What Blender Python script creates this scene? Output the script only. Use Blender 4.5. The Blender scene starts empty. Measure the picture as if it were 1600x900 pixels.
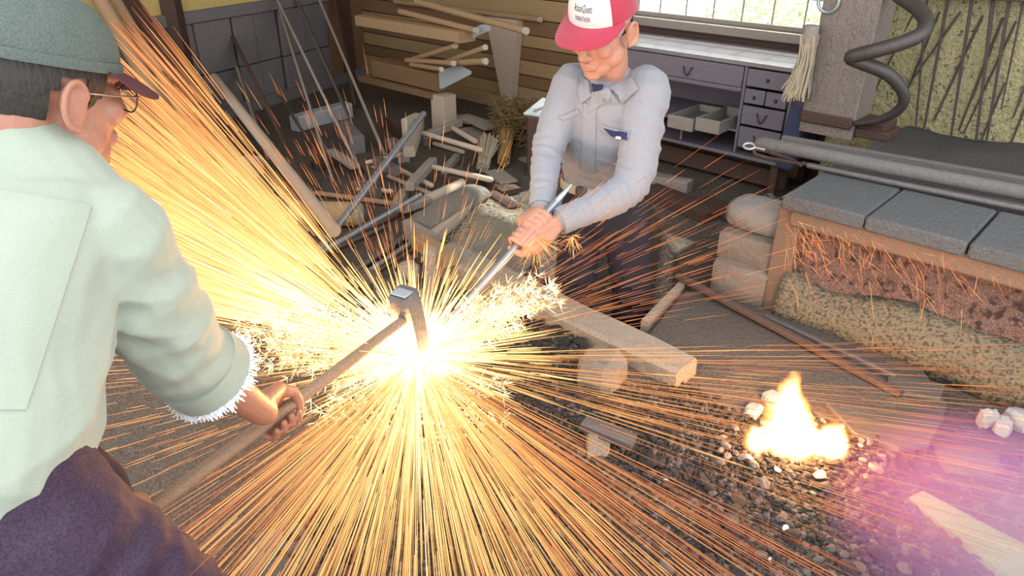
import bpy, bmesh, math, random
import numpy as np
from mathutils import Vector, Matrix, Quaternion, noise as mnoise

# ------------------------------------------------------------------ camera, world, lights, exposure
SC = bpy.context.scene
COL = SC.collection
F = 1126.0; TH = math.radians(28.1); CAM_H = 1.45
cam_d = bpy.data.cameras.new('camera'); cam = bpy.data.objects.new('camera', cam_d); COL.objects.link(cam)
cam.location = (0, 0, CAM_H); cam.rotation_euler = (math.pi/2 - TH, 0, 0)
cam_d.sensor_width = 36.0; cam_d.lens = 36.0*F/1600.0; cam_d.clip_start = 0.02; cam_d.clip_end = 200
SC.camera = cam
vs = SC.view_settings
vs.view_transform = 'Standard'; vs.look = 'None'; vs.gamma = 1.0; vs.use_curve_mapping = False; vs.exposure = 0.0

world = bpy.data.worlds.new('world'); SC.world = world; world.use_nodes = True
wn = world.node_tree.nodes; wl = world.node_tree.links
bg = wn['Background']; bg.inputs['Color'].default_value = (0.93, 0.97, 1.0, 1); bg.inputs['Strength'].default_value = 3.0

def light(name, kind, loc, energy, color, size=0.1, rot=None, size_y=None):
    d = bpy.data.lights.new(name, kind); d.energy = energy; d.color = color
    if kind == 'AREA':
        d.shape = 'RECTANGLE'; d.size = size; d.size_y = size_y or size
    elif kind == 'POINT':
        d.shadow_soft_size = size
    elif kind == 'SUN':
        d.angle = size
    o = bpy.data.objects.new(name, d); COL.objects.link(o); o.location = loc
    if rot is not None: o.rotation_euler = rot
    return o

# the sun stands outside, beyond the back wall, and reaches in through the window
_sd = Vector((-0.684, -0.729, -0.95)).normalized()
sun = light('sun_offscreen', 'SUN', (3, 7, 6), 11.0, (1.0, 0.97, 0.90), 0.02)
sun.rotation_euler = _sd.to_track_quat('-Z', 'Y').to_euler()

# ------------------------------------------------------------------ picture-to-place helpers (photo is 1600 x 900)
RV = Vector((1, 0, 0)); FV = Vector((0, math.cos(TH), -math.sin(TH))); UV = Vector((0, math.sin(TH), math.cos(TH)))
CV = Vector((0, 0, CAM_H))
def ray(px, py): return FV + RV*((px-800)/F) + UV*((450-py)/F)
def atz(px, py, z=0.0):
    d = ray(px, py); return CV + d*((z-CAM_H)/d.z)
def aty(px, py, y):
    d = ray(px, py); return CV + d*(y/d.y)
def onp(px, py, p0, n):
    d = ray(px, py); return CV + d*((p0-CV).dot(n)/d.dot(n))

AA = math.radians(46.8)
DW = Vector((-math.sin(AA), math.cos(AA), 0))        # along the back wall, towards the corner
NW = Vector((math.cos(AA), math.sin(AA), 0))         # into the back wall
DESK0 = atz(1150, 300)                               # floor under the desk front
WALL0 = DESK0 + NW*0.5
CORNER = onp(572, 100, WALL0, NW); CORNER.z = 0
BB = math.radians(27)
DL = Vector((-math.sin(BB), -math.cos(BB), 0))       # along the left wall, towards the viewer
NL = Vector((-math.cos(BB), math.sin(BB), 0))        # into the left wall
ZV = Vector((0, 0, 1))

# ------------------------------------------------------------------ materials
MATS = {}
def _n(nt, t, **kw):
    n = nt.nodes.new(t)
    for k, v in kw.items(): setattr(n, k, v)
    return n
def mat(name, c1, c2=None, rough=0.8, metal=0.0, scale=8.0, stretch=(1, 1, 1), bump=0.0, bscale=None, detail=6.0,
        ramp=(0.35, 0.65), c3=None, spots=None, emis=None, estr=0.0, coords='Object', kind='noise', trans=0.0, spec=0.4, sheen=0.0):
    if name in MATS: return MATS[name]
    m = bpy.data.materials.new(name); m.use_nodes = True; nt = m.node_tree; L = nt.links
    b = nt.nodes['Principled BSDF']
    b.inputs['Roughness'].default_value = rough; b.inputs['Metallic'].default_value = metal
    b.inputs['Specular IOR Level'].default_value = spec
    if sheen: b.inputs['Sheen Weight'].default_value = sheen
    if trans: b.inputs['Transmission Weight'].default_value = trans
    tc = _n(nt, 'ShaderNodeTexCoord'); mp = _n(nt, 'ShaderNodeMapping')
    mp.inputs['Scale'].default_value = stretch
    L.new(tc.outputs[coords], mp.inputs['Vector'])
    if c2 is None: c2 = tuple(x*0.8 for x in c1)
    nz = _n(nt, 'ShaderNodeTexNoise'); nz.inputs['Scale'].default_value = scale; nz.inputs['Detail'].default_value = detail
    nz.inputs['Roughness'].default_value = 3.0
    L.new(mp.outputs[0], nz.inputs['Vector'])
    cr = _n(nt, 'ShaderNodeValToRGB'); e = cr.color_ramp.elements
    e[0].position = ramp[0]; e[1].position = ramp[1]
    e[0].color = (*c1, 1); e[1].color = (*c2, 1)
    if c3 is not None:
        x = e.new(min(0.98, ramp[1]+0.12)); x.color = (*c3, 1)
    L.new(nz.outputs['Fac'], cr.inputs['Fac'])
    col = cr.outputs['Color']
    if spots is not None:   # (colour, scale, threshold)
        n2 = _n(nt, 'ShaderNodeTexNoise'); n2.inputs['Scale'].default_value = spots[1]; n2.inputs['Detail'].default_value = 8
        L.new(mp.outputs[0], n2.inputs['Vector'])
        r2 = _n(nt, 'ShaderNodeValToRGB'); r2.color_ramp.elements[0].position = spots[2]; r2.color_ramp.elements[1].position = spots[2]+0.12
        L.new(n2.outputs['Fac'], r2.inputs['Fac'])
        mx = _n(nt, 'ShaderNodeMix', data_type='RGBA'); L.new(r2.outputs['Color'], mx.inputs['Factor'])
        L.new(col, mx.inputs['A']); mx.inputs['B'].default_value = (*spots[0], 1); col = mx.outputs['Result']
    L.new(col, b.inputs['Base Color'])
    if bump:
        n3 = _n(nt, 'ShaderNodeTexNoise'); n3.inputs['Scale'].default_value = bscale or scale*3; n3.inputs['Detail'].default_value = 8
        L.new(mp.outputs[0], n3.inputs['Vector'])
        bp = _n(nt, 'ShaderNodeBump'); bp.inputs['Strength'].default_value = bump; bp.inputs['Distance'].default_value = 0.02
        L.new(n3.outputs['Fac'], bp.inputs['Height']); L.new(bp.outputs[0], b.inputs['Normal'])
    if emis is not None:
        b.inputs['Emission Color'].default_value = (*emis, 1); b.inputs['Emission Strength'].default_value = estr
    MATS[name] = m
    return m

# ------------------------------------------------------------------ mesh helpers
def V(*a): return Vector(a)
class MB:
    def __init__(s): s.v = []; s.f = []
    def add(s, vs, fs):
        o = len(s.v); s.v += [tuple(p) for p in vs]; s.f += [tuple(i+o for i in f) for f in fs]; return s
    def mesh(s, name, smooth=None):
        me = bpy.data.meshes.new(name); me.from_pydata(s.v, [], s.f); me.validate(); me.update()
        if smooth is not None:
            me.polygons.foreach_set('use_smooth', [True]*len(me.polygons))
            if smooth < 180:
                try: me.set_sharp_from_angle(angle=math.radians(smooth))
                except Exception: pass
        return me
def frame(t, up=None):
    t = t.normalized(); up = up or ZV
    if abs(t.dot(up)) > 0.97: up = Vector((0, 1, 0)) if abs(t.y) < 0.9 else Vector((1, 0, 0))
    x = t.cross(up).normalized(); y = x.cross(t).normalized()
    return x, y
CIRC = lambda n: [(math.cos(2*math.pi*i/n), math.sin(2*math.pi*i/n)) for i in range(n)]
def RECT(b=0.12):
    a = 1-b
    return [(1, -a), (1, a), (a, 1), (-a, 1), (-1, a), (-1, -a), (-a, -1), (a, -1)]
def SUP(n, p):
    out = []
    for i in range(n):
        t = 2*math.pi*i/n; c, s_ = math.cos(t), math.sin(t)
        out.append((math.copysign(abs(c)**(2/p), c), math.copysign(abs(s_)**(2/p), s_)))
    return out
def sweep(mb, pts, rx, ry=None, prof=None, up=None, rnd=0, jit=0.0, seed=0, twist=None):
    """a closed solid swept along pts; rx along side vector, ry along up vector; rnd = rounded end rings"""
    pts = [Vector(p) for p in pts]; n = len(pts)
    rx = list(rx) if hasattr(rx, '__len__') else [rx]*n
    ry = rx if ry is None else (list(ry) if hasattr(ry, '__len__') else [ry]*n)
    prof = prof or CIRC(10); k = len(prof); rg = random.Random(seed)
    tans = []
    for i in range(n):
        a = pts[max(0, i-1)]; b = pts[min(n-1, i+1)]; tans.append((b-a).normalized())
    rings = []
    x0, y0 = frame(tans[0], up)
    seq = []
    for i in range(n):
        if i and up is None:
            q = tans[i-1].rotation_difference(tans[i]); x0 = q @ x0; y0 = q @ y0
        elif up is not None:
            x0, y0 = frame(tans[i], up)
        seq.append((pts[i], x0.copy(), y0.copy(), rx[i], ry[i]))
    full = []
    if rnd:
        p, x, y, a, b = seq[0]; m = min(a, b)
        for j in range(rnd, 0, -1):
            t = j/(rnd+0.35)*math.pi/2
            full.append((p - tans[0]*m*math.sin(t), x, y, a*math.cos(t), b*math.cos(t)))
    full += seq
    if rnd:
        p, x, y, a, b = seq[-1]; m = min(a, b)
        for j in range(1, rnd+1):
            t = j/(rnd+0.35)*math.pi/2
            full.append((p + tans[-1]*m*math.sin(t), x, y, a*math.cos(t), b*math.cos(t)))
    vs = []; fs = []
    for p, x, y, a, b in full:
        for (u, w) in prof:
            j = (1+rg.uniform(-jit, jit)) if jit else 1
            vs.append(p + x*(u*a*j) + y*(w*b*j))
    N = len(full)
    for i in range(N-1):
        for j in range(k):
            fs.append((i*k+j, i*k+(j+1) % k, (i+1)*k+(j+1) % k, (i+1)*k+j))
    fs.append(tuple(reversed(range(k)))); fs.append(tuple((N-1)*k+j for j in range(k)))
    return mb.add(vs, fs)
def box(mb, c, ax, ay, az, sx, sy, sz, b=0.0):
    """box centred at c with unit axes and full sizes; b = chamfer in metres"""
    c = Vector(c); h = (ay*sy/2)
    bb = min(b/(min(sx, sz)/2+1e-9), 0.9) if b else 0.02
    pr = RECT(0.0001) if not b else None
    mx, mz = sx/2, sz/2
    if b:
        prof = [(1, -(1-b/mz)), (1, 1-b/mz), (1-b/mx, 1), (-(1-b/mx), 1), (-1, 1-b/mz), (-1, -(1-b/mz)), (-(1-b/mx), -1), (1-b/mx, -1)]
    else:
        prof = [(1, -1), (1, 1), (-1, 1), (-1, -1)]
    vs = []; k = len(prof); rows = [(-sy/2, 1), (sy/2, 1)] if not b else [(-sy/2, 0), (-sy/2+b, 1), (sy/2-b, 1), (sy/2, 0)]
    for (t, s_) in rows:
        for (u, w) in prof:
            q = 1 if s_ else 0
            vs.append(c + ay*t + ax*(u*mx - (0 if q else math.copysign(min(b, abs(u*mx)), u))) + az*(w*mz - (0 if q else math.copysign(min(b, abs(w*mz)), w))))
    fs = []
    for i in range(len(rows)-1):
        for j in range(k): fs.append((i*k+j, i*k+(j+1) % k, (i+1)*k+(j+1) % k, (i+1)*k+j))
    fs.append(tuple(reversed(range(k)))); fs.append(tuple((len(rows)-1)*k+j for j in range(k)))
    # ay must be x cross order; flip if needed
    if ax.cross(az).dot(ay) > 0: fs = [tuple(reversed(f)) for f in fs]
    return mb.add(vs, fs)
def ell(mb, c, r, M=None, nu=14, nv=9):
    c = Vector(c); vs = []; fs = []
    for i in range(nv+1):
        ph = math.pi*i/nv
        for j in range(nu):
            t = 2*math.pi*j/nu
            p = Vector((r[0]*math.sin(ph)*math.cos(t), r[1]*math.sin(ph)*math.sin(t), r[2]*math.cos(ph)))
            if M is not None: p = M @ p
            vs.append(c+p)
    for i in range(nv):
        for j in range(nu):
            fs.append((i*nu+j, (i+1)*nu+j, (i+1)*nu+(j+1) % nu, i*nu+(j+1) % nu))
    return mb.add(vs, fs)

def link(name, me, m=None, parent=None):
    o = bpy.data.objects.new(name, me); COL.objects.link(o)
    if m is not None:
        me.materials.clear(); me.materials.append(m)
    if parent is not None: o.parent = parent
    return o
def tag(o, label=None, cat=None, group=None, kind=None):
    if label: o['label'] = label
    if cat: o['category'] = cat
    if group: o['group'] = group
    if kind: o['kind'] = kind
    return o
def empty(name, loc=(0, 0, 0), label=None, cat=None, group=None):
    o = bpy.data.objects.new(name, None); COL.objects.link(o); o.location = loc; o.empty_display_size = 0.05
    return tag(o, label, cat, group)
def put(name, mb, m, parent=None, smooth=35, label=None, cat=None, group=None, kind=None):
    """mesh object; coordinates in mb are world; re-based on its own origin (or its parent's)"""
    vs = np.array(mb.v)
    if parent is not None: base = Vector(parent.get('_o', (0, 0, 0)))
    else: base = Vector((vs[:, 0].mean(), vs[:, 1].mean(), vs[:, 2].min()))
    q = MB(); q.v = [tuple(v) for v in (vs - np.array(base))]; q.f = mb.f
    o = link(name, q.mesh(name, smooth), m, None)
    if parent is None:
        o.location = base; o['_o'] = tuple(base)
    else:
        o.parent = parent; o['_o'] = tuple(base)
    return tag(o, label, cat, group, kind)
def root(name, loc, label, cat, group=None):
    o = empty(name, loc, label, cat, group); o['_o'] = tuple(loc); return o
def bar(p0, p1, rx, ry=None, prof=None, up=None, rnd=0, n=2, jit=0, seed=0, taper=1.0, bend=0.0, mb=None):
    mb = mb or MB(); p0 = Vector(p0); p1 = Vector(p1); pts = []; a = []; b = []
    side = frame((p1-p0), up)[0]
    for i in range(n):
        t = i/(n-1); k = 1+(taper-1)*t
        pts.append(p0.lerp(p1, t) + side*bend*math.sin(math.pi*t)); a.append(rx*k); b.append((ry or rx)*k)
    return sweep(mb, pts, a, b, prof, up, rnd, jit, seed)
def evaluated(mb, name, voxel=None, smooth=0, disp=None):
    """voxel-fuse overlapping solids into one continuous skin"""
    me = mb.mesh(name); o = bpy.data.objects.new(name+'_tmp', me); COL.objects.link(o)
    if voxel:
        md = o.modifiers.new('r', 'REMESH'); md.mode = 'VOXEL'; md.voxel_size = voxel; md.use_smooth_shade = True
    if smooth:
        ms = o.modifiers.new('s', 'SMOOTH'); ms.factor = 0.5; ms.iterations = smooth
    dg = bpy.context.evaluated_depsgraph_get(); dg.update()
    out = bpy.data.meshes.new_from_object(o.evaluated_get(dg)); bpy.data.objects.remove(o)
    out.name = name
    if disp:
        n = len(out.vertices); co = np.empty(n*3); out.vertices.foreach_get('co', co); co = co.reshape(-1, 3)
        no = np.empty(n*3); out.vertices.foreach_get('normal', no); no = no.reshape(-1, 3)
        co = co + no*disp(co, no)[:, None]; out.vertices.foreach_set('co', co.ravel()); out.update()
    out.polygons.foreach_set('use_smooth', [True]*len(out.polygons))
    return out

# ------------------------------------------------------------------ palette
M_DIRT = mat('packed_dirt', (0.055, 0.045, 0.039), (0.13, 0.104, 0.085), rough=0.95, scale=3.5, bump=0.7, bscale=45, c3=(0.23, 0.19, 0.155))
M_PLANK = mat('old_brown_plank', (0.13, 0.07, 0.035), (0.26, 0.15, 0.075), rough=0.85, scale=5, stretch=(1, 1, 9), bump=0.35, bscale=22)
M_OCHREP = mat('ochre_plank', (0.27, 0.18, 0.09), (0.40, 0.28, 0.14), rough=0.85, scale=5, stretch=(1, 1, 7), bump=0.3, bscale=20)
M_GREYB = mat('soot_grey_board', (0.125, 0.115, 0.12), (0.21, 0.195, 0.20), rough=0.8, scale=6, bump=0.25, bscale=30, spots=((0.42, 0.38, 0.36), 34, 0.68))
M_DARKW = mat('dark_brown_wood', (0.055, 0.028, 0.022), (0.10, 0.055, 0.042), rough=0.8, scale=6, stretch=(1, 1, 6), bump=0.3)
M_PLASTER = mat('ochre_plaster', (0.50, 0.37, 0.13), (0.62, 0.48, 0.20), rough=0.95, scale=3, bump=0.25, bscale=30)
M_EARTH = mat('earthen_wall', (0.20, 0.17, 0.08), (0.45, 0.40, 0.22), rough=1, scale=4, bump=1.0, bscale=38, spots=((0.075, 0.06, 0.045), 42, 0.585), ramp=(0.3, 0.6))
M_WARMW = mat('warm_wood', (0.27, 0.17, 0.09), (0.42, 0.28, 0.16), rough=0.75, scale=6, stretch=(6, 1, 1), bump=0.25)
M_PALEW = mat('pale_worn_wood', (0.40, 0.31, 0.235), (0.56, 0.46, 0.37), rough=0.75, scale=9, bump=0.2, bscale=30)
M_GREYW = mat('weathered_grey_wood', (0.20, 0.165, 0.14), (0.36, 0.31, 0.27), rough=0.85, scale=8, bump=0.35, bscale=30)
M_DUSTYW = mat('dusty_timber', (0.26, 0.205, 0.16), (0.42, 0.35, 0.28), rough=0.9, scale=5, bump=0.4, bscale=24, spots=((0.16, 0.11, 0.08), 7, 0.62))
M_IRON = mat('dusty_iron', (0.10, 0.09, 0.088), (0.22, 0.20, 0.19), rough=0.6, metal=0.45, scale=12, bump=0.25, bscale=60)
M_RUST = mat('rusty_iron', (0.10, 0.06, 0.05), (0.20, 0.13, 0.10), rough=0.75, metal=0.3, scale=14, bump=0.3, bscale=60)
M_STEEL = mat('grey_steel', (0.28, 0.31, 0.34), (0.42, 0.46, 0.50), rough=0.4, metal=0.6, scale=14, bump=0.1)
M_SHEET = mat('pale_sheet_metal', (0.46, 0.52, 0.56), (0.62, 0.68, 0.72), rough=0.4, metal=0.4, scale=8, bump=0.1)
M_ENDG = mat('pale_end_grain', (0.42, 0.36, 0.28), (0.54, 0.47, 0.38), rough=0.8, scale=40, bump=0.15)
M_STRAW = mat('golden_straw', (0.33, 0.19, 0.06), (0.55, 0.36, 0.13), rough=0.85, scale=30)
M_BROOM = mat('pale_fibre', (0.36, 0.29, 0.20), (0.52, 0.44, 0.33), rough=0.9, scale=30)
M_SOOT = mat('soot', (0.03, 0.028, 0.028), (0.085, 0.08, 0.078), rough=0.95, scale=9, bump=0.6, bscale=50, spots=((0.18, 0.17, 0.165), 60, 0.66))
M_STONE = mat('sooty_stone', (0.065, 0.068, 0.072), (0.135, 0.137, 0.14), rough=0.85, scale=8, bump=0.5, bscale=70, spots=((0.26, 0.26, 0.26), 110, 0.65))
M_CLAY = mat('scorched_clay', (0.085, 0.05, 0.045), (0.20, 0.125, 0.10), rough=1, scale=5, bump=1.0, bscale=26, spots=((0.045, 0.028, 0.028), 34, 0.52), ramp=(0.3, 0.62), c3=(0.36, 0.27, 0.21))
M_LOAM = mat('pale_loam', (0.14, 0.115, 0.08), (0.26, 0.225, 0.15), rough=1, scale=9, bump=1.0, bscale=40, spots=((0.085, 0.066, 0.052), 90, 0.50))
M_SLAB = mat('dusty_slab', (0.085, 0.067, 0.056), (0.155, 0.126, 0.105), rough=0.95, scale=5, bump=0.5, bscale=60, spots=((0.42, 0.38, 0.34), 90, 0.70))
M_DESK = mat('violet_grey_wood', (0.115, 0.10, 0.125), (0.185, 0.165, 0.195), rough=0.55, scale=6, stretch=(1, 1, 5), bump=0.12)
M_PILLAR = mat('stained_pillar_wood', (0.15, 0.12, 0.105), (0.27, 0.22, 0.195), rough=0.85, scale=5, stretch=(1, 1, .6), bump=0.4, bscale=40, spots=((0.04, 0.03, 0.027), 22, 0.66), c3=(0.31, 0.25, 0.21))
M_POLE = mat('sooty_grey_pole', (0.10, 0.09, 0.085), (0.19, 0.175, 0.165), rough=0.8, scale=9, bump=0.3, bscale=40)
M_TONG = mat('brown_black_iron', (0.05, 0.037, 0.034), (0.11, 0.085, 0.078), rough=0.75, metal=0.3, scale=16, bump=0.3, bscale=60)
M_LEG = mat('brown_leg_wood', (0.15, 0.095, 0.065), (0.25, 0.165, 0.115), rough=0.8, scale=7, bump=0.3)
M_CLAYB = mat('dusty_clay_block', (0.17, 0.135, 0.11), (0.28, 0.23, 0.19), rough=0.95, scale=7, bump=0.5, bscale=30, spots=((0.10, 0.07, 0.055), 12, 0.62))
M_BLACKI = mat('black_iron', (0.035, 0.03, 0.035), (0.07, 0.06, 0.065), rough=0.55, metal=0.4, scale=14)

# ------------------------------------------------------------------ floor with the smith's pit
PIT = [atz(*p) for p in ((838, 412), (868, 345), (1010, 315), (1068, 452), (1004, 528), (905, 482))]
def inside(x, y, poly):
    c = False; n = len(poly)
    for i in range(n):
        a = poly[i]; b = poly[i-1]
        if (a.y > y) != (b.y > y) and x < (b.x-a.x)*(y-a.y)/(b.y-a.y)+a.x: c = not c
    return c
HEAP_C = atz(860, 570); FIRE = atz(1245, 712, 0.0)
def ground(x, y):
    z = 0.012*mnoise.noise((x*2.1, y*2.1, 0.3)) + 0.006*mnoise.noise((x*9, y*9, 1.7))
    d = math.hypot((x-HEAP_C.x)/0.55, (y-HEAP_C.y)/0.42); z += 0.05*math.exp(-d*d)
    d = math.hypot((x-FIRE.x)/0.26, (y-FIRE.y)/0.20); z += 0.035*math.exp(-d*d)
    return z
def make_floor():
    st = 0.04; x0, x1, y0, y1 = -4.6, 4.4, -1.2, 7.8
    nx = int((x1-x0)/st)+1; ny = int((y1-y0)/st)+1; mb = MB(); vs = []; fs = []
    for j in range(ny):
        for i in range(nx):
            x = x0+i*st; y = y0+j*st
            z = ground(x, y)
            if inside(x, y, PIT): z = -0.46 + 0.3*z
            vs.append((x, y, z))
    for j in range(ny-1):
        for i in range(nx-1):
            a = j*nx+i; fs.append((a, a+1, a+nx+1, a+nx))
    mb.add(vs, fs)
    o = link('floor', mb.mesh('floor', 180), M_DIRT); tag(o, 'dark packed earth floor of the forge', None, None, 'structure')
    return o
make_floor()

# ------------------------------------------------------------------ back wall (runs from the corner past the window to the right)
WALL_T = 0.10; WALL_H = 3.3
def wp(s, z, off=0.0):      # a point on the back wall: s metres from the corner, off metres into the room
    return CORNER - DW*s + ZV*z - NW*off
def s_of(px, py): return (CORNER - onp(px, py, WALL0, NW)).dot(DW)
def z_of(px, py): return onp(px, py, WALL0, NW).z
S_W0 = s_of(985, 20); S_W1 = s_of(1300, 60); SILL = 0.80; WIN_TOP = 1.75
S_END = 6.2
X_ = -DW
wall_b = root('wall_back', CORNER, 'back wall of old horizontal planks with a window', None); wall_b['kind'] = 'structure'
mbw = MB()
def wbox(mb, s0, s1, z0, z1, off0, off1, b=0.0):
    box(mb, wp((s0+s1)/2, (z0+z1)/2, (off0+off1)/2), X_, NW, ZV, s1-s0, abs(off1-off0), z1-z0, b)
wbox(mbw, -0.1, S_W0, 0, WALL_H, -WALL_T, 0); wbox(mbw, S_W0, S_W1, 0, SILL-0.03, -WALL_T, 0)
wbox(mbw, S_W0, S_W1, WIN_TOP, WALL_H, -WALL_T, 0); wbox(mbw, S_W1, S_END, 0, WALL_H, -WALL_T, 0)
put('wall_core', mbw, M_DARKW, wall_b)
rg = random.Random(4)
z = 0.10; i = 0
while z < 1.7:
    h = rg.uniform(0.085, 0.15)
    m = M_OCHREP if i % 2 == 0 else M_PLANK
    top = min(z+h, SILL-0.05) if z < SILL-0.05 else z+h
    mb = MB(); wbox(mb, 0.02, (S_W0-0.02) if z+h > SILL-0.05 else S_W1, z, z+h-0.008, 0.002, 0.018+0.008*(i % 2), 0.004)
    put('wall_plank', mb, m, wall_b)
    z += h; i += 1
mb = MB(); wbox(mb, 0.0, S_W1, 0.0, 0.10, 0, 0.07, 0.008)
tag(put('baseboard_back', mb, M_OCHREP), 'rough ochre timber sill beam along the foot of the back wall', None, None, 'structure')
# window: frame, sill, glazing bars, glass
win = root('window_1', wp((S_W0+S_W1)/2, SILL), 'wide bright window with thin glazing bars', None); win['kind'] = 'structure'
mb = MB(); wbox(mb, S_W0-0.04, S_W1, SILL-0.05, SILL, -0.08, 0.035, 0.006); put('window_sill', mb, M_GREYW, win)
mb = MB(); wbox(mb, S_W0, S_W1, SILL, SILL+0.028, -0.07, -0.035, 0.004); put('window_rail', mb, M_GREYW, win)
mb = MB(); wbox(mb, S_W0-0.05, S_W0+0.02, SILL, WIN_TOP, -0.08, 0.02, 0.005); put('window_jamb', mb, M_GREYW, win)
for k in range(1, 7):
    s = S_W0 + k*(S_W1-S_W0)/7
    mb = MB(); wbox(mb, s-0.003, s+0.003, SILL+0.02, WIN_TOP, -0.060, -0.050); put('glazing_bar', mb, M_GREYW, win)
for k in range(1, 6):
    zz = SILL + 0.028 + k*0.15
    mb = MB(); wbox(mb, S_W0, S_W1, zz-0.003, zz+0.003, -0.062, -0.052); put('glazing_bar', mb, M_GREYW, win)
def glass_mat():
    m = bpy.data.materials.new('window_glass'); m.use_nodes = True; nt = m.node_tree
    nt.nodes.remove(nt.nodes['Principled BSDF'])
    t = _n(nt, 'ShaderNodeBsdfTransparent'); t.inputs[0].default_value = (0.96, 0.99, 0.97, 1)
    g = _n(nt, 'ShaderNodeBsdfGlossy'); g.inputs['Roughness'].default_value = 0.05
    mx = _n(nt, 'ShaderNodeMixShader'); mx.inputs[0].default_value = 0.06
    nt.links.new(t.outputs[0], mx.inputs[1]); nt.links.new(g.outputs[0], mx.inputs[2])
    nt.links.new(mx.outputs[0], nt.nodes['Material Output'].inputs['Surface']); return m
mb = MB(); wbox(mb, S_W0, S_W1, SILL, WIN_TOP, -0.058, -0.055); put('pane', mb, glass_mat(), win)

# ------------------------------------------------------------------ left wall: soot-grey boards, trim, ochre plaster above
def lp(s, z, off=0.0): return CORNER + DL*s + ZV*z - NL*off
def ls_of(px, py): return (onp(px, py, CORNER, NL)-CORNER).dot(DL)
def lz_of(px, py): return onp(px, py, CORNER, NL).z
L_END = min(6.4, ls_of(20, 60) + 1.3)
wall_l = root('wall_left', CORNER, 'left wall of soot-grey boards with ochre plaster above a rail', None); wall_l['kind'] = 'structure'
def lbox(mb, s0, s1, z0, z1, off0, off1, b=0.0):
    box(mb, lp((s0+s1)/2, (z0+z1)/2, (off0+off1)/2), DL, NL, ZV, s1-s0, abs(off1-off0), z1-z0, b)
mb = MB(); lbox(mb, -0.1, L_END, 0, WALL_H, -0.1, 0); put('wall_core', mb, M_DARKW, wall_l)
ZT = lz_of(345, 20)          # rail height on the left wall
ZJ = lz_of(420, 92)          # joint between the upper and lower boards
sR = ls_of(505, 20)
mb = MB(); lbox(mb, sR, L_END, ZT+0.03, WALL_H, 0, 0.012); put('plaster_panel', mb, M_PLASTER, wall_l)
mb = MB(); lbox(mb, 0, L_END, ZT-0.035, ZT+0.045, 0.0, 0.05, 0.006); tag(put('trim_1', mb, M_GREYB), 'grey wooden rail along the left wall below the plaster', None, None, 'structure')
cuts = [sR, ls_of(470, 40), ls_of(432, 60), ls_of(395, 50), ls_of(358, 55), ls_of(300, 60), ls_of(250, 70), ls_of(190, 80)]
cuts = sorted(cuts); s_prev = 0.03
for k, s in enumerate(cuts + [L_END]):
    if s - s_prev < 0.05: continue
    g = 0.012 if k % 2 else 0.03
    if s_prev < sR - 0.01:
        nb = 3
        for q in range(nb):
            a = s_prev + (s-s_prev)*q/nb; b2 = s_prev + (s-s_prev)*(q+1)/nb - 0.01
            mb = MB(); lbox(mb, a, b2, 0.02, WALL_H-0.1, 0.002, 0.03+0.01*(q % 2), 0.005); put('wall_board', mb, M_DARKW if q % 2 else M_PLANK, wall_l)
    else:
        for (za, zb) in ((0.02, ZJ-0.008), (ZJ, ZT-0.04)):
            if zb > za:
                mb = MB(); lbox(mb, s_prev, s-g, za, zb, 0.002, 0.022+0.006*(k % 3), 0.004); put('wall_board', mb, M_GREYB, wall_l)
    s_prev = s
mb = MB(); lbox(mb, 0.0, L_END, 0.0, 0.09, 0.02, 0.07, 0.006)
tag(put('baseboard_left', mb, M_GREYB), 'grey timber along the foot of the left wall', None, None, 'structure')
post = MB(); bar(lp(ls_of(262, 20), 0, 0.05), lp(ls_of(262, 20), 2.5, 0.05), 0.05, 0.06, RECT(0.1), mb=post)
tag(put('trim_2', post, M_DARKW), 'dark upright post on the left wall beside the plaster', None, None, 'structure')

# ------------------------------------------------------------------ earthen wall at the right and the pillar in front of it
N_E = 3.86
def ep(px, py): return onp(px, py, NW*N_E, NW)
e0 = ep(1330, 100); e1 = ep(1700, 200)
sa = (CORNER - e0).dot(DW) - 0.05; sb = S_END + 0.4; off_e = NW.dot(WALL0) - N_E
mb = MB(); na, nb = 60, 40
vs = []; fs = []
for j in range(nb+1):
    for i in range(na+1):
        s = sa + (sb-sa)*i/na; zz = WALL_H*j/nb
        p = wp(s, zz, off_e + 0.012*mnoise.noise((s*6, zz*6, 2)) + 0.006*mnoise.noise((s*20, zz*20, 5)))
        vs.append(p)
for j in range(nb):
    for i in range(na):
        a = j*(na+1)+i; fs.append((a, a+1, a+na+2, a+na+1))
k0 = len(vs)
vs += [wp(sa, 0, 0), wp(sb, 0, 0), wp(sb, WALL_H, 0), wp(sa, WALL_H, 0)]
fs += [(k0, k0+3, nb*(na+1), 0), (k0+1, na, nb*(na+1)+na, k0+2), (k0+3, k0+2, nb*(na+1)+na, nb*(na+1)), (k0, 0, na, k0+1), (k0, k0+1, k0+2, k0+3)]
mb.add(vs, fs)
o = link('wall_right', mb.mesh('wall_right', 180), M_EARTH); tag(o, 'crumbling ochre earthen wall with hanging irons', None, None, 'structure')

# unseen roof added to keep sun off; open front and right admit skylight
def make_roof():
    mb = MB(); c = V(0, 0, WALL_H)
    a = lp(L_END, WALL_H); b = CORNER + ZV*WALL_H; d = wp(S_END, WALL_H)
    pts = [a, b, d]
    out = [V(-4.6, 2.0, WALL_H), b + V(-0.3, 0.4, 0), d + V(0.3, 0.2, 0), V(3.6, 2.0, WALL_H)]
    vs = [tuple(p) for p in out] + [tuple(p + ZV*0.06) for p in out]
    fs = [(0, 1, 2, 3), (7, 6, 5, 4), (0, 4, 5, 1), (1, 5, 6, 2), (2, 6, 7, 3), (3, 7, 4, 0)]
    mb.add(vs, fs); o = link('ceiling', mb.mesh('ceiling'), M_PLANK); tag(o, 'unseen plank roof added over the back of the forge', None, None, 'structure')
make_roof()

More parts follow.
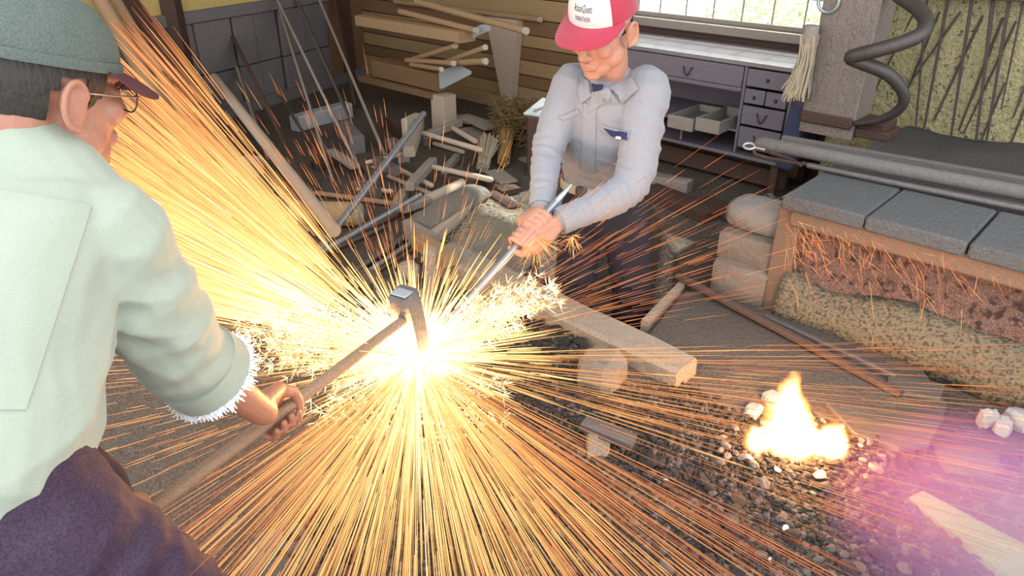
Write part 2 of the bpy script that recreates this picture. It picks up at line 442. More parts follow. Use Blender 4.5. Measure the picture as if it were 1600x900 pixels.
# outside the window: sunlit ground and shrubs
def outside():
    mb = MB(); c = WALL0 + NW*6
    box(mb, V(c.x, c.y, -0.05), X_, NW, ZV, 14, 10.5, 0.05)
    g = mat('pale_gravel_yard', (0.62, 0.62, 0.56), (0.75, 0.75, 0.70), rough=1, scale=5, spots=((0.30, 0.42, 0.16), 5, 0.60))
    tag(put('yard_ground', mb, g), 'pale sunlit yard outside the window', None, None, 'structure')
    leaf = mat('sunlit_leaf', (0.50, 0.62, 0.36), (0.66, 0.74, 0.52), rough=0.7, scale=4)
    rg = random.Random(9)
    for k, (u, v, r) in enumerate(((1.2, 2.2, .5), (2.6, 3.0, .6), (-0.6, 3.4, .7))):
        c = wp(S_W0 + u, 0.25, -v); mb = MB()
        for q in range(900):
            d = Vector((rg.gauss(0, 1), rg.gauss(0, 1), rg.gauss(0, 1))).normalized()*r*rg.uniform(0.5, 1)
            p = c + Vector((d.x, d.y, abs(d.z)*0.8)); a = Vector((rg.gauss(0, 1), rg.gauss(0, 1), rg.gauss(0, 1))).normalized(); b = a.orthogonal().normalized()
            mb.add([p - a*.05, p + b*.02, p + a*.05, p - b*.02], [(0, 1, 2, 3)])
        t = root('shrub', (c.x, c.y, 0), 'leafy green shrub in the yard beyond the window', 'shrub', 'shrubs outside the window')
        f = put('foliage', mb, leaf, t, None); f['kind'] = 'stuff'
        put('stem', bar((c.x, c.y, -0.03), (c.x, c.y, 0.35), 0.02), M_DARKW, t)
outside()

# ------------------------------------------------------------------ forge bench at the right
BF = atz(1205, 490); N_B = NW.dot(BF)
def bp(s, z, n):     # s: metres along the bench to the right of its left front corner
    return V(BF.x, BF.y, 0) + X_*s + NW*(n - N_B) + ZV*z
def bs_of(px, py, z): return (atz(px, py, z) - BF).dot(X_)
def bbox(mb, s0, s1, z0, z1, n0, n1, b=0.0): box(mb, bp((s0+s1)/2, (z0+z1)/2, (n0+n1)/2), X_, NW, ZV, s1-s0, n1-n0, z1-z0, b)
BL = 3.0
def bench():
    r = root('forge_bench', bp(0, 0, N_B), 'long clay forge bench topped with sooty stone slabs', 'workbench')
    # scorched clay face, lumpy
    mb = MB(); na, nb = 90, 16; vs = []; fs = []
    for j in range(nb+1):
        for i in range(na+1):
            s = 0.03 + (BL-0.03)*i/na; t = j/nb; z = 0.44*t
            off = 0.10*(1-t)**3 + 0.02*mnoise.noise((s*4, z*5, 0)) + 0.010*mnoise.noise((s*14, z*14, 3))
            vs.append(bp(s, z, N_B + 0.07 - off))
    for j in range(nb):
        for i in range(na):
            a = j*(na+1)+i; fs.append((a, a+1, a+na+2, a+na+1))
    k = len(vs); vs += [bp(0.03, 0, N_B+0.5), bp(BL, 0, N_B+0.5), bp(BL, 0.44, N_B+0.5), bp(0.03, 0.44, N_B+0.5)]
    T = nb*(na+1)
    fs += [(k, 0, T, k+3)[::-1], (na, k+1, k+2, T+na)[::-1], (T, T+na, k+2, k+3), (k, k+1, k+2, k+3)]
    fs = [tuple(f) for f in fs]; mb.add(vs, fs); put('clay_face', mb, M_CLAY, r, 180)
    # pale loam skirt along the foot
    mb = MB(); vs = []; fs = []; na = 90; prof = [(0.0, 0.0), (0.015, 0.09), (0.055, 0.155), (0.12, 0.17), (0.12, 0.0)]
    for i in range(na+1):
        s = 0.02 + (BL-0.02)*i/na
        for (d, z) in prof:
            w = 0.02*mnoise.noise((s*7, z*9, 4))
            vs.append(bp(s, z*(1+0.5*mnoise.noise((s*2.2, 0, 7)))*(1.25-0.25*i/na), N_B - 0.055 + d + w))
    k = len(prof)
    for i in range(na):
        for j in range(k): fs.append((i*k+j, (i+1)*k+j, (i+1)*k+(j+1) % k, i*k+(j+1) % k))
    fs += [tuple(range(k)), tuple(reversed([na*k+j for j in range(k)]))]
    mb.add(vs, fs); put('loam_skirt', mb, M_LOAM, r, 180)
    mb = MB(); bbox(mb, 0.0, BL, 0.385, 0.452, N_B-0.01, N_B+0.09, 0.008); put('lintel_timber', mb, M_LEG, r)
    # top slabs: front lip stones
    s1 = bs_of(1373, 321, 0.505); s2 = bs_of(1522, 368, 0.505)
    for (a, b2) in ((-0.03, s1), (s1+0.006, s2), (s2+0.008, s2+0.62), (s2+0.63, BL)):
        mb = MB(); bbox(mb, a, b2, 0.452, 0.506, N_B-0.035, N_B+0.34, 0.007); put('stone_slab', mb, M_STONE, r)
    # soot-covered top behind the slabs
    mb = MB(); na, nb = 60, 18; vs = []; fs = []
    for j in range(nb+1):
        for i in range(na+1):
            s = -0.02 + (BL+0.02)*i/na; t = j/nb; n = N_B + 0.34 + (N_E - N_B - 0.33)*t
            z = 0.502 + 0.03*mnoise.noise((s*3, n*3, 1)) + 0.01*mnoise.noise((s*12, n*12, 1)) - 0.05*t*i/na if t > 0.05 else 0.495
            vs.append(bp(s, z, n))
    for j in range(nb):
        for i in range(na):
            a = j*(na+1)+i; fs.append((a, a+1, a+na+2, a+na+1))
    k = len(vs); base = [bp(-0.02, 0.0, N_B+0.34), bp(BL, 0.0, N_B+0.34), bp(BL, 0.0, N_E+0.01), bp(-0.02, 0.0, N_E+0.01)]
    vs += base; T = nb*(na+1)
    fs += [(k, k+1, na, 0), (k+1, k+2, T+na, na), (k+2, k+3, T, T+na), (k+3, k, 0, T), (k, k+3, k+2, k+1)]
    mb.add(vs, fs); put('soot_top', mb, M_SOOT, r, 60)
    mb = MB(); bar(bp(-0.01, 0, N_B+0.05), bp(-0.01, 0.45, N_B+0.05), 0.045, 0.035, RECT(0.15), up=NW, mb=mb); put('leg', mb, M_LEG, r)
bench()

# pillar with charred foot
def pillar():
    n0 = 3.42
    P = lambda px, py: onp(px, py, NW*n0, NW)
    a = P(1266, 107); b = P(1354, 107); c = (a+b)/2; w = (b-a).dot(X_)
    r = root('wooden_pillar', (c.x, c.y, 0.50), 'thick grey wooden pillar standing on the sooty bench', 'pillar')
    mb = MB(); z0 = 0.49
    pts = [V(c.x, c.y, z0) + NW*0.1, V(c.x, c.y, 1.0) + NW*0.1, V(c.x, c.y, 1.8) + NW*0.1, V(c.x, c.y, 3.29) + NW*0.1]
    sweep(mb, pts, w/2, 0.1, RECT(0.06), up=NW, jit=0.01); put('shaft', mb, M_PILLAR, r)
    mb = MB(); box(mb, V(c.x, c.y, z0+0.075) + NW*(-0.012), X_, NW, ZV, w*0.98, 0.02, 0.05, 0.006); put('foot_board', mb, M_DARKW, r)
    # blocks beside the foot
    for k, (x0, x1, y0, y1) in enumerate(((1333, 1381, 193, 206), (1330, 1386, 205, 220))):
        p = P((x0+x1)/2, (y0+y1)/2); ww = (P(x1, y0)-P(x0, y0)).dot(X_); hh = (P(x0, y0)-P(x0, y1)).z
        mb = MB(); box(mb, p + NW*0.1, X_, NW, ZV, ww, 0.16, abs(hh), 0.006)
        put('wood_block', mb, M_DARKW, None, label=('upper' if k == 0 else 'lower')+' dark wooden block stacked beside the pillar foot', cat='block')
    # ring
    mb = MB(); q = P(1296, 2); rr = 0.045; pts = [q - NW*0.01 + X_*rr*math.cos(t) + ZV*rr*math.sin(t) for t in [math.pi*2*i/20 for i in range(20)]]
    pts.append(pts[0]); sweep(mb, pts, 0.008, prof=CIRC(8)); put('iron_ring', mb, M_STEEL, label='pale iron ring hung high on the wooden pillar', cat='ring')
    # spiral hook
    pth = [(1398, -12), (1414, -1), (1435, 14), (1447, 33), (1440, 52), (1412, 66), (1375, 77), (1340, 86), (1330, 90), (1345, 97), (1388, 116), (1410, 142), (1411, 162), (1395, 178), (1368, 189), (1337, 193)]
    nn = [3.45, 3.42, 3.38, 3.33, 3.27, 3.22, 3.19, 3.19, 3.20, 3.22, 3.28, 3.33, 3.36, 3.38, 3.395, 3.412]
    pts = [onp(x, y, NW*q, NW) for (x, y), q in zip(pth, nn)]
    fine = []
    for i in range(len(pts)-1):
        p0 = pts[max(0, i-1)]; p1 = pts[i]; p2 = pts[i+1]; p3 = pts[min(len(pts)-1, i+2)]
        for k in range(4):
            t = k/4; fine.append(0.5*((2*p1) + (p2-p0)*t + (2*p0-5*p1+4*p2-p3)*t*t + (3*p1-p0-3*p2+p3)*t**3))
    fine.append(pts[-1]); L = len(fine)
    rad = [0.030*(1-0.60*(max(0, i/L-0.55)/0.45)**1.3) for i in range(L)]
    mb = MB(); sweep(mb, fine, rad, prof=CIRC(12), rnd=2)
    put('spiral_hook', mb, mat('blued_iron', (0.05, 0.045, 0.043), (0.10, 0.09, 0.085), rough=0.5, metal=0.4, scale=9, bump=0.15), smooth=60, label='thick spiral iron hook coiled in front of the pillar', cat='hook')
    # fibre broom
    r2 = root('fibre_broom', P(1258, 60), 'pale fibre hand broom hanging on the pillar side', 'broom')
    rg = random.Random(2); mb = MB(); top = P(1268, 52) - NW*0.05
    for k in range(150):
        a = top + X_*rg.uniform(-0.03, 0.03) + NW*rg.uniform(-0.03, 0.03)
        e = P(rg.uniform(1226, 1262), rg.uniform(132, 154)) - NW*(0.05+rg.uniform(-0.045, 0.045))
        m = a.lerp(e, 0.45) + X_*0.012
        sweep(mb, [a, m, e], [0.0035, 0.004, 0.003], prof=CIRC(4))
    f = put('bristles', mb, M_BROOM, r2, 60); f['kind'] = 'stuff'
    mb = MB(); bar(top + ZV*0.04, top - ZV*0.03, 0.034, prof=CIRC(12), mb=mb); put('binding', mb, M_GREYW, r2)
pillar()

# tongs and rods hanging on the earthen wall
def tongs():
    C4 = lambda x, y: (1120 + x/3.3333, y/3.3333)
    pl = lambda px, py, o=0.03: onp(px, py, NW*(N_E-o), NW)
    arms = [((1020, 80), (790, 545), 5, 'short straight rust-brown rod hung nearest the pillar'),
            ((1160, 60), (935, 610), 6, 'slanting rust-brown tong arm crossing behind the spiral hook'),
            ((1095, -10), (1035, 670), 7, 'upright iron rod just beyond the spiral hook'),
            ((1205, -10), (1079, 668), 9, 'long thick dark iron bar hanging beside the upright rod'),
            ((1270, 60), (1000, 440), 6, 'thin leaning rod half hidden by the spiral hook'),
            ((1385, 80), (1130, 630), 7, 'slanting rod whose foot swings towards the spiral hook'),
            ((1330, -10), (1220, 705), 9, 'thick hanging bar with a wide flat upper end'),
            ((1490, 90), (1260, 680), 7, 'slanting iron rod crossing two upright bars'),
            ((1440, -10), (1350, 735), 10, 'thick hanging bar with the blunt square foot'),
            ((1560, 110), (1285, 695), 6, 'thin slanting rod ending beside a blunt bar'),
            ((1525, -10), (1404, 738), 9, 'longest hanging bar reaching down near the bench soot'),
            ((1500, 430), (1360, 770), 5, 'short thin rod low behind the longest bar'),
            ((1600, -10), (1480, 570), 6, 'rod hanging beyond the longest bar, tip high'),
            ((1660, 300), (1545, 610), 6, 'short rod low beyond the rest, tip above the soot'),
            ((1680, 380), (1530, 750), 7, 'slanting rod lowest on the wall beyond the rest')]
    for k, (a, b, w, lab) in enumerate(arms):
        of = 0.050 if a[1] < 0 else (0.023 if k == 4 else 0.006); pa = pl(*C4(*a), of); pb = pl(*C4(*b), of); q = w/3.3333*0.5*3.9/1126*1.45
        if a[1] < 0: pa = pa + (pa-pb).normalized()*0.16
        mb = MB(); sweep(mb, [pa, pa.lerp(pb, 0.2), pa.lerp(pb, 0.6), pb], [q*1.5 if a[1] < 0 else q, q*1.2, q, q*0.75], [q*0.7, q*0.9, q, q*0.75], SUP(8, 3), up=NW)
        put('iron_rod', mb, M_TONG, label=lab, cat='rod', group='irons hanging on the earthen wall')
    mb = MB(); a = pl(1378, -22, 0.06); b = pl(1640, 12, 0.06); bar(a, a + X_*1.6, 0.02, 0.025, RECT(), mb=mb)
    tag(put('trim_3', mb, M_DARKW), 'dark rail across the earthen wall carrying the irons', None, None, 'structure')
tongs()

# things lying on the bench
def bench_things():
    T = lambda px, py, z: atz(px, py, z)
    mb = MB(); a = T(1186, 226, 0.575); b = T(1600, 304, 0.555); bar(a, b + (b-a)*0.25, 0.026, prof=CIRC(14), rnd=1, n=6, bend=0.01, mb=mb)
    put('bellows_pipe', mb, M_POLE, smooth=50, label='thick grey round pole lying along the bench, rounded end jutting out', cat='pole')
    mb = MB(); a = T(1224, 211, 0.545); b = T(1600, 276, 0.545); bar(a, b + (b-a)*0.25, 0.016, 0.016, RECT(0.2), n=4, mb=mb)
    put('wooden_batten', mb, M_POLE, label='slim squared batten lying behind the thick pole', cat='batten')
    mb = MB(); a = T(1262, 258, 0.522); b = T(1600, 326, 0.522); bar(a, b + (b-a)*0.25, 0.012, prof=CIRC(10), n=5, bend=0.006, mb=mb)
    r = root('loop_tongs', a, 'long iron tongs with a looped end on the bench front', 'tongs')
    put('arm', mb, M_IRON, r, 50)
    mb = MB(); a2 = T(1254, 255, 0.515); b2 = T(1600, 319, 0.515); bar(a2, b2 + (b2-a2)*0.2, 0.008, prof=CIRC(8), n=4, mb=mb); put('arm', mb, M_IRON, r, 50)
    loop = [(1262, 257), (1235, 253), (1200, 247), (1180, 241), (1177, 234), (1184, 231), (1196, 234), (1205, 240), (1220, 244), (1236, 250), (1252, 258)]
    mb = MB(); sweep(mb, [T(x, y, 0.515 - 0.02*min(1, max(0, (1262-x)/60))) for x, y in loop], 0.007, prof=CIRC(8)); put('loop', mb, M_RUST, r, 60)
    mb = MB(); c = T(1171, 229, 0.56); pts = [c + X_*0.024*math.cos(t) + (NW*0.8+ZV*0.5).normalized()*0.016*math.sin(t) for t in [2*math.pi*i/16 for i in range(17)]]
    sweep(mb, pts, 0.0045, prof=CIRC(8)); sweep(mb, [c + X_*0.022, c + X_*0.07], 0.004, prof=CIRC(6))
    put('small_ring', mb, M_SHEET, smooth=60, label='small bright wire ring at the end of the thick pole', cat='ring')
    mb = MB(); a = T(1318, 243, 0.515); b = T(1600, 285, 0.52); bar(a, b, 0.006, prof=CIRC(8), n=4, bend=0.02, mb=mb)
    put('thin_poker', mb, M_RUST, label='thin bent poker lying on the soot behind the poles', cat='poker')
bench_things()

# stack of stones and blocks left of the bench
def stack():
    def lump(name, px0, px1, py0, py1, n, z0, depth, m, lab, cat, p=3.2, seed=0):
        a = onp(px0, (py0+py1)/2, NW*n, NW); b = onp(px1, (py0+py1)/2, NW*n, NW); w = (b-a).dot(X_)
        t = onp((px0+px1)/2, py0, NW*n, NW).z; u = onp((px0+px1)/2, py1, NW*n, NW).z
        c = (a+b)/2; mb = MB(); zc = (t+u)/2
        pts = [c + X_*(w*(q-0.5)) + NW*(depth/2) + ZV*(zc - c.z) for q in (0.02, 0.12, 0.35, 0.65, 0.88, 0.98)]
        k = [0.72, 0.95, 1, 1.02, 0.97, 0.8] if p < 4 else [0.96, 0.99, 1, 1.01, 1, 0.95]
        sweep(mb, pts, [depth/2*x for x in k], [(t-u)/2*x for x in k], SUP(16, p), up=ZV, jit=0.04, seed=seed)
        return put(name, mb, m, smooth=60, label=lab, cat=cat)
    lump('rounded_stone', 1124, 1222, 325, 372, 2.62, 0, 0.22, mat('grey_dusty_stone', (0.20, 0.185, 0.17), (0.32, 0.30, 0.28), rough=0.95, scale=9, bump=0.5), 'rounded grey stone on top of the stack by the bench', 'stone', 2.6, 1)
    lump('clay_block', 1118, 1210, 371, 419, 2.58, 0, 0.24, M_CLAYB, 'dusty clay block in the middle of the stack by the bench', 'block', 9, 2)
    lump('clay_block', 1106, 1196, 418, 486, 2.53, 0, 0.26, M_CLAYB, 'wide dusty block at the bottom of the stack', 'block', 10, 3)
    mb = MB(); c = aty(1200, 322, 3.0); ell(mb, c, (0.055, 0.055, 0.05), nu=16)
    sweep(mb, [c + V(-0.012, 0, 0), c + V(0.012, 0, 0)], 0.058, prof=CIRC(18)); bar(c - ZV*0.03, (c.x, c.y, 0.0), 0.03, prof=CIRC(10), mb=mb)
    put('iron_post_knob', mb, M_IRON, smooth=50, label='dark round iron knob on a post behind the stone stack', cat='knob')
stack()

# ------------------------------------------------------------------ desk under the window
def desk():
    n0 = NW.dot(DESK0); dp = 0.46
    def d_(px, py): q = onp(px, py, NW*n0, NW); return (q - DESK0).dot(X_), q.z
    sl = d_(940, 65)[0]; sr = d_(1246, 106)[0]; zt = 0.714; zb = 0.215
    def pt(s, z, n=0): return DESK0 + X_*s + NW*n + ZV*(z - DESK0.z)
    r = root('drawer_desk', pt((sl+sr)/2, 0, dp/2), 'low violet-grey wooden desk with drawers under the window', 'desk')
    def bx(name, s0, s1, z0, z1, a, b, m=M_DESK, par=r, bev=0.004, lab=None):
        mb = MB(); box(mb, pt((s0+s1)/2, (z0+z1)/2, (a+b)/2), X_, NW, ZV, s1-s0, b-a, z1-z0, bev); o = put(name, mb, m, par)
        if lab: o['label'] = lab
        return o
    bx('desk_top', sl-0.01, sr+0.01, zt-0.022, zt, -0.012, dp, mat('worn_desk_top', (0.16, 0.145, 0.16), (0.24, 0.22, 0.235), rough=0.22, scale=6, stretch=(1, 1, 5), bump=0.04, spec=0.6))
    sd = d_(1161, 140)[0]; t = 0.016
    bx('side_panel', sl, sl+t, zb, zt-0.022, 0.0, dp); bx('side_panel', sr-t, sr, zb, zt-0.022, 0, dp); bx('divider', sd-t/2, sd+t/2, zb, zt-0.022, 0, dp)
    bx('back_panel', sl, sr, zb, zt-0.03, dp-0.012, dp-0.001); bx('bottom_panel', sl, sr, zb-0.015, zb+0.004, -0.01, dp)
    for s in (sl+0.03, sr-0.03):
        for n in (0.03, dp-0.04): bx('leg', s-0.02, s+0.02, 0.0, zb-0.01, n-0.02, n+0.02, M_DARKW)
    bx('stretcher', sl, sr, 0.03, 0.13, 0.12, 0.15, M_DARKW)
    def handle(par, s, z, w):
        mb = MB(); pts = [pt(s-w, z+0.014, -0.004), pt(s-w*0.75, z+0.012, -0.018), pt(s-w*0.4, z-0.022, -0.02), pt(s, z-0.032, -0.02), pt(s+w*0.4, z-0.022, -0.02), pt(s+w*0.75, z+0.012, -0.018), pt(s+w, z+0.014, -0.004)]
        sweep(mb, pts, 0.0038, prof=CIRC(6)); h = put('handle', mb, M_BLACKI, par, 60); return h
    def knob(par, s, z):
        mb = MB(); c = pt(s, z, -0.008); sweep(mb, [pt(s, z, 0.0), pt(s, z, -0.008), pt(s, z, -0.016)], [0.010, 0.012, 0.007], prof=CIRC(5)); put('knob', mb, M_BLACKI, par, 60)
    zd = d_(1156, 140)[1]
    d = bx('drawer', sl+t+0.004, sd-t/2-0.004, zd+0.012, zt-0.028, -0.006, 0.016); handle(d, d_(1076, 110)[0], d_(1076, 108)[1], 0.032)
    bx('rail', sl+t, sd-t/2, zd-0.012, zd+0.010, -0.012, 0.012)
    # right-hand column
    C = lambda x, y: d_(1000 + x/4.738, 60 + y/4.738)
    def dr(x0, y0, x1, y1, kn):
        (s0, z1_), (s1, z0_) = C(x0, y0), C(x1, y1)
        d = bx('drawer', s0, s1, z0_, z1_, -0.007, 0.016)
        if kn == 'k': knob(d, (s0+s1)/2, (z0_+z1_)/2)
        else: handle(d, (s0+s1)/2, (z0_+z1_)/2 + 0.008, 0.03)
    z_a = zt-0.03; L0 = sd+t/2+0.004; R0 = sr-t-0.004
    rows = [(0.10, 'k', 1), (0.085, 'k', 2), (0.11, 'h', 1), (0.125, 'h', 1)]; z1_ = z_a
    for hgt, kn, cnt in rows:
        for c in range(cnt):
            a = L0 + (R0-L0)*c/cnt + 0.003; b = L0 + (R0-L0)*(c+1)/cnt - 0.003
            d = bx('drawer', a, b, z1_-hgt+0.008, z1_-0.002, -0.007, 0.016)
            (knob(d, (a+b)/2, z1_-hgt/2) if kn == 'k' else handle(d, (a+b)/2, z1_-hgt/2+0.008, 0.03))
        z1_ -= hgt + 0.004
    # two trays pulled half out of the open bay
    for k, (x0, x1, y) in enumerate(((275, 466, 540), (480, 662, 560))):
        s0, zt_ = C(x0, y); s1 = C(x1, y)[0]
        ty = bx('tray', s0, s1, zt_-0.072, zt_-0.060, -0.09, 0.25, M_GREYW)
        bx('tray_front', s0, s1, zt_-0.072, zt_+0.002, -0.10, -0.085, M_GREYW, ty); bx('tray_side', s0, s0+0.01, zt_-0.06, zt_, -0.09, 0.25, M_GREYW, ty)
        bx('tray_side', s1-0.01, s1, zt_-0.06, zt_, -0.09, 0.25, M_GREYW, ty); bx('tray_back', s0, s1, zt_-0.06, zt_, 0.24, 0.25, M_GREYW, ty)
    bx('shelf', sl+t, sd-t/2, 0.335, 0.347, 0.0, dp-0.012)
    bx('post', C(300, 600)[0]-0.006, C(300, 600)[0]+0.006, zb, 0.335, 0.02, 0.04, M_GREYW)
    mb = MB(); q = pt(C(520, 560)[0], C(520, 560)[1]-0.054, 0.04); box(mb, q, X_, NW, ZV, 0.05, 0.03, 0.012, 0.002)
    put('white_eraser', mb, M_ENDG, label='small white block lying in the open desk tray', cat='block')
    # blue cloth hanging between desk and pillar
    mb = MB(); q0 = pt(sr+0.05, 0.50, -0.02); sweep(mb, [q0 + ZV*0.02, q0 - ZV*0.12, q0 - ZV*0.28], [0.03, 0.05, 0.055], [0.015, 0.02, 0.025], SUP(12, 2.5), up=NW, rnd=1)
    put('blue_cloth', mb, mat('dark_blue_cloth', (0.04, 0.05, 0.11), (0.07, 0.08, 0.16), rough=0.9), smooth=60, label='dark blue cloth hanging beside the desk', cat='cloth')
desk()

# planks and a step behind the smith, in front of the desk
def planks():
    for k, (a, b, w, h, z, m, lab) in enumerate((
        ((1012, 290), (1118, 330), 0.16, 0.05, 0.05, M_DARKW, 'dark low plank lying on the floor before the desk'),
        ((1015, 262), (1080, 275), 0.09, 0.07, 0.10, M_GREYW, 'short grey timber on the floor under the desk'),
        ((1090, 310), (1180, 345), 0.14, 0.04, 0.03, M_DARKW, 'dark wide board on the floor near the stone stack'))):
        mb = MB(); pa, pb = atz(*a, z), atz(*b, z); bar(pa - ZV*(z-h/2), pb - ZV*(z-h/2), w/2, h/2, RECT(0.1), up=ZV, n=4, jit=0.02, seed=k, mb=mb)
        put('floor_plank', mb, m, label=lab, cat='plank')
planks()

# ------------------------------------------------------------------ timber edge of the pit, slabs, irons on the floor at the right
def floor_right():
    # squared log along the pit
    a = atz(690, 402, 0.05); b = atz(1072, 588, 0.05); mb = MB(); pts = []; n = 9
    for i in range(n):
        t = i/(n-1); p = a.lerp(b, t); pts.append(V(p.x, p.y, 0.045 + 0.004*math.sin(7*t)))
    sweep(mb, pts, [0.078, 0.076, 0.074, 0.074, 0.074, 0.074, 0.073, 0.072, 0.062], [0.058]*8+[0.05], RECT(0.22), up=ZV, jit=0.035, seed=3)
    put('squared_log', mb, M_DUSTYW, smooth=30, label='long dusty squared log edging the pit beside the coals', cat='log')
    a = atz(800, 428, 0.05); b = atz(1000, 527, 0.05); off = NW*0.09
    # stone at the log
    def rock(px, py, w, h, d, m, lab, z0=0.0, seed=0, p=4, name='stone', cat='stone', rot=0.0):
        q = atz(px, py, z0); rg = random.Random(seed); mb = MB(); ax = Vector((math.cos(rot), math.sin(rot), 0))
        pts = [q + ax*(w*(t-0.5)) + ZV*(h/2) for t in (0, 0.1, 0.4, 0.7, 0.93, 1)]; k = [0.7, 0.95, 1.03, 1.0, 0.9, 0.66]
        sweep(mb, pts, [d/2*x for x in k], [h/2*x for x in k], SUP(10, p), up=ZV, jit=0.16, seed=seed)
        return put(name, mb, m, smooth=18, label=lab, cat=cat)
    GS = mat('pale_grey_stone', (0.17, 0.145, 0.125), (0.28, 0.245, 0.215), rough=0.9, scale=7, bump=0.4)
    rock(940, 606, 0.14, 0.13, 0.15, GS, 'blocky pale grey stone leaning against the squared log', seed=5, p=5, rot=-0.5)
    GS2 = mat('cold_white_stone', (0.32, 0.30, 0.30), (0.46, 0.44, 0.44), rough=0.9, scale=9, bump=0.4)
    for k, (x, y, w, h, lab) in enumerate(((1538, 668, .05, .07, 'tall upright pale stone in the row beyond the fire'), (1562, 676, .06, .05, 'rounded pale stone between two others beyond the fire'),
                                        (1588, 668, .08, .06, 'widest pale stone ending the row beyond the fire'), (1510, 730, .16, .04, 'flat brown stone lying beyond the fire'),
                                        (1175, 655, .06, .05, 'pale cinder lump beside the flame foot'), (1205, 640, .07, .06, 'tan cinder lump behind the flame'))):
        rock(x, y, w, h, w*0.8, GS2 if k != 3 else M_SLAB, lab, seed=20+k, p=2.6, rot=k)
    # dusty slab floor right of the pit
    poly = [(1008, 528), (1072, 452), (1215, 486), (1330, 525), (1440, 572), (1482, 630), (1462, 672), (1420, 690), (1360, 676), (1300, 655), (1262, 640), (1180, 652), (1120, 628), (1078, 600)]
    def slab(poly, z0, z1, m, name, lab, cat):
        mb = MB(); top = [atz(x, y, z1) for x, y in poly]; k = len(top); c = sum(top, V(0, 0, 0))/k
        inn = [c + (p-c)*0.97 + ZV*0.0 for p in top]; mid = [V(p.x, p.y, z1-0.006) for p in top]; bot = [V(p.x, p.y, z0) for p in top]
        vs = inn + mid + bot; fs = [tuple(reversed(range(k))), tuple(2*k+i for i in range(k))]
        for i in range(k):
            j = (i+1) % k; fs += [(i, j, k+j, k+i), (k+i, k+j, 2*k+j, 2*k+i)]
        mb.add(vs, [tuple(reversed(f)) for f in fs]); return put(name, mb, m, smooth=30, label=lab, cat=cat)
    slab(poly, -0.03, 0.028, M_SLAB, 'hearth_slab', 'broad dusty grey-brown hearth slab between log and bench', 'slab')
    slab([(1388, 584), (1478, 600), (1471, 623), (1383, 606)], 0.03, 0.045, M_IRON, 'iron_plate', 'small dark iron plate lying on the hearth slab edge', 'plate')
    slab([(1290, 628), (1478, 648), (1452, 694), (1405, 700), (1335, 676)], 0.028, 0.045, M_IRON, 'curved_plate', 'curved sooty iron plate beside the fire', 'plate')
    slab([(1420, 775), (1440, 765), (1610, 855), (1610, 905), (1560, 890)], -0.02, 0.03, M_GREYW, 'flat_board', 'pale flat board lying in the coals under the violet smoke', 'board')
    slab([(372, 880), (400, 830), (470, 815), (492, 850), (452, 905), (380, 925)], -0.02, 0.02, M_STONE, 'flat_stone', 'flat grey stone on the floor before the sparks', 'stone')
    mb = MB(); pa = atz(1058, 430, 0.06); pb = atz(1408, 616, 0.04); bar(pa, pb, 0.014, 0.010, RECT(0.2), n=5, mb=mb)
    put('flat_iron_bar', mb, M_RUST, label='long flat iron bar lying across the hearth slab', cat='bar')
    mb = MB(); pa = atz(1194, 496, 0.04); pb = atz(1400, 590, 0.04); bar(pa, pb, 0.010, 0.014, RECT(0.2), n=4, mb=mb)
    put('angle_iron', mb, M_IRON, label='dark iron strip along the foot of the clay bench', cat='strip')
    # plank on the pit edge
    mb = MB(); pa = atz(1062, 470, -0.05); pb = atz(1004, 532, -0.05); bar(pa, pb, 0.014, 0.09, RECT(0.1), up=ZV, mb=mb)
    put('pit_board', mb, M_DUSTYW, label='upright board lining the side of the pit', cat='board')
    # T-shaped stake tool among the coals
    r = root('stake_anvil', atz(940, 735), 'T-shaped iron stake standing among the coals', 'stake')
    mb = MB(); a = atz(912, 660, 0.10); b = atz(990, 692, 0.085); bar(a, b, 0.026, 0.014, RECT(0.2), up=ZV, n=3, mb=mb); put('crossbar', mb, M_IRON, r)
    mb = MB(); c = a.lerp(b, 0.32); bar(c - ZV*0.01, V(c.x-0.005, c.y-0.02, -0.03), 0.032, 0.026, RECT(0.15), up=V(0, 1, 0), mb=mb); put('shank', mb, M_DUSTYW, r)
    # stake upright near the anvil and a round billet behind
    mb = MB(); q = atz(668, 500, 0.0); bar(V(q.x, q.y, -0.02), V(q.x, q.y, -0.02) + V(0.03, 0.0, 0.33), 0.021, 0.02, RECT(0.15), up=V(0, 1, 0), n=3, jit=0.03, mb=mb)
    put('wooden_stake', mb, M_GREYW, label='grey wooden stake standing upright behind the sledge head', cat='stake')
    rock(640, 440, .09, .09, .09, M_DUSTYW, 'round wooden billet end behind the anvil', seed=31, p=2, name='billet', cat='billet')
    rock(610, 470, .16, .08, .12, M_SLAB, 'broken grey stone behind the sledge head', seed=32, p=3)
    rock(575, 455, .10, .06, .10, M_SLAB, 'small dusty stone beside the scattered bars', seed=33, p=3)
    mb = MB(); a = atz(705, 432, 0.06); b = atz(655, 400, 0.05); bar(a, b, 0.035, 0.03, RECT(0.15), up=ZV, mb=mb)
    put('wedge_block', mb, M_WARMW, label='short brown wooden wedge at the end of the squared log', cat='wedge')
    # anvil under the strike
    s = STRIKE; r = root('anvil', (s.x, s.y, 0), 'low square block anvil under the white-hot strike', 'anvil')
    mb = MB(); box(mb, V(s.x, s.y, 0.095), V(0.8, -0.6, 0).normalized(), V(0.6, 0.8, 0).normalized(), ZV, 0.20, 0.11, 0.19, 0.008); put('anvil_block', mb, M_IRON, r)
    mb = MB(); box(mb, V(s.x, s.y, 0.025), V(0.8, -0.6, 0).normalized(), V(0.6, 0.8, 0).normalized(), ZV, 0.30, 0.22, 0.07, 0.01); put('wooden_base', mb, M_DARKW, r)
STRIKE = atz(652, 566, 0.20)
floor_right()

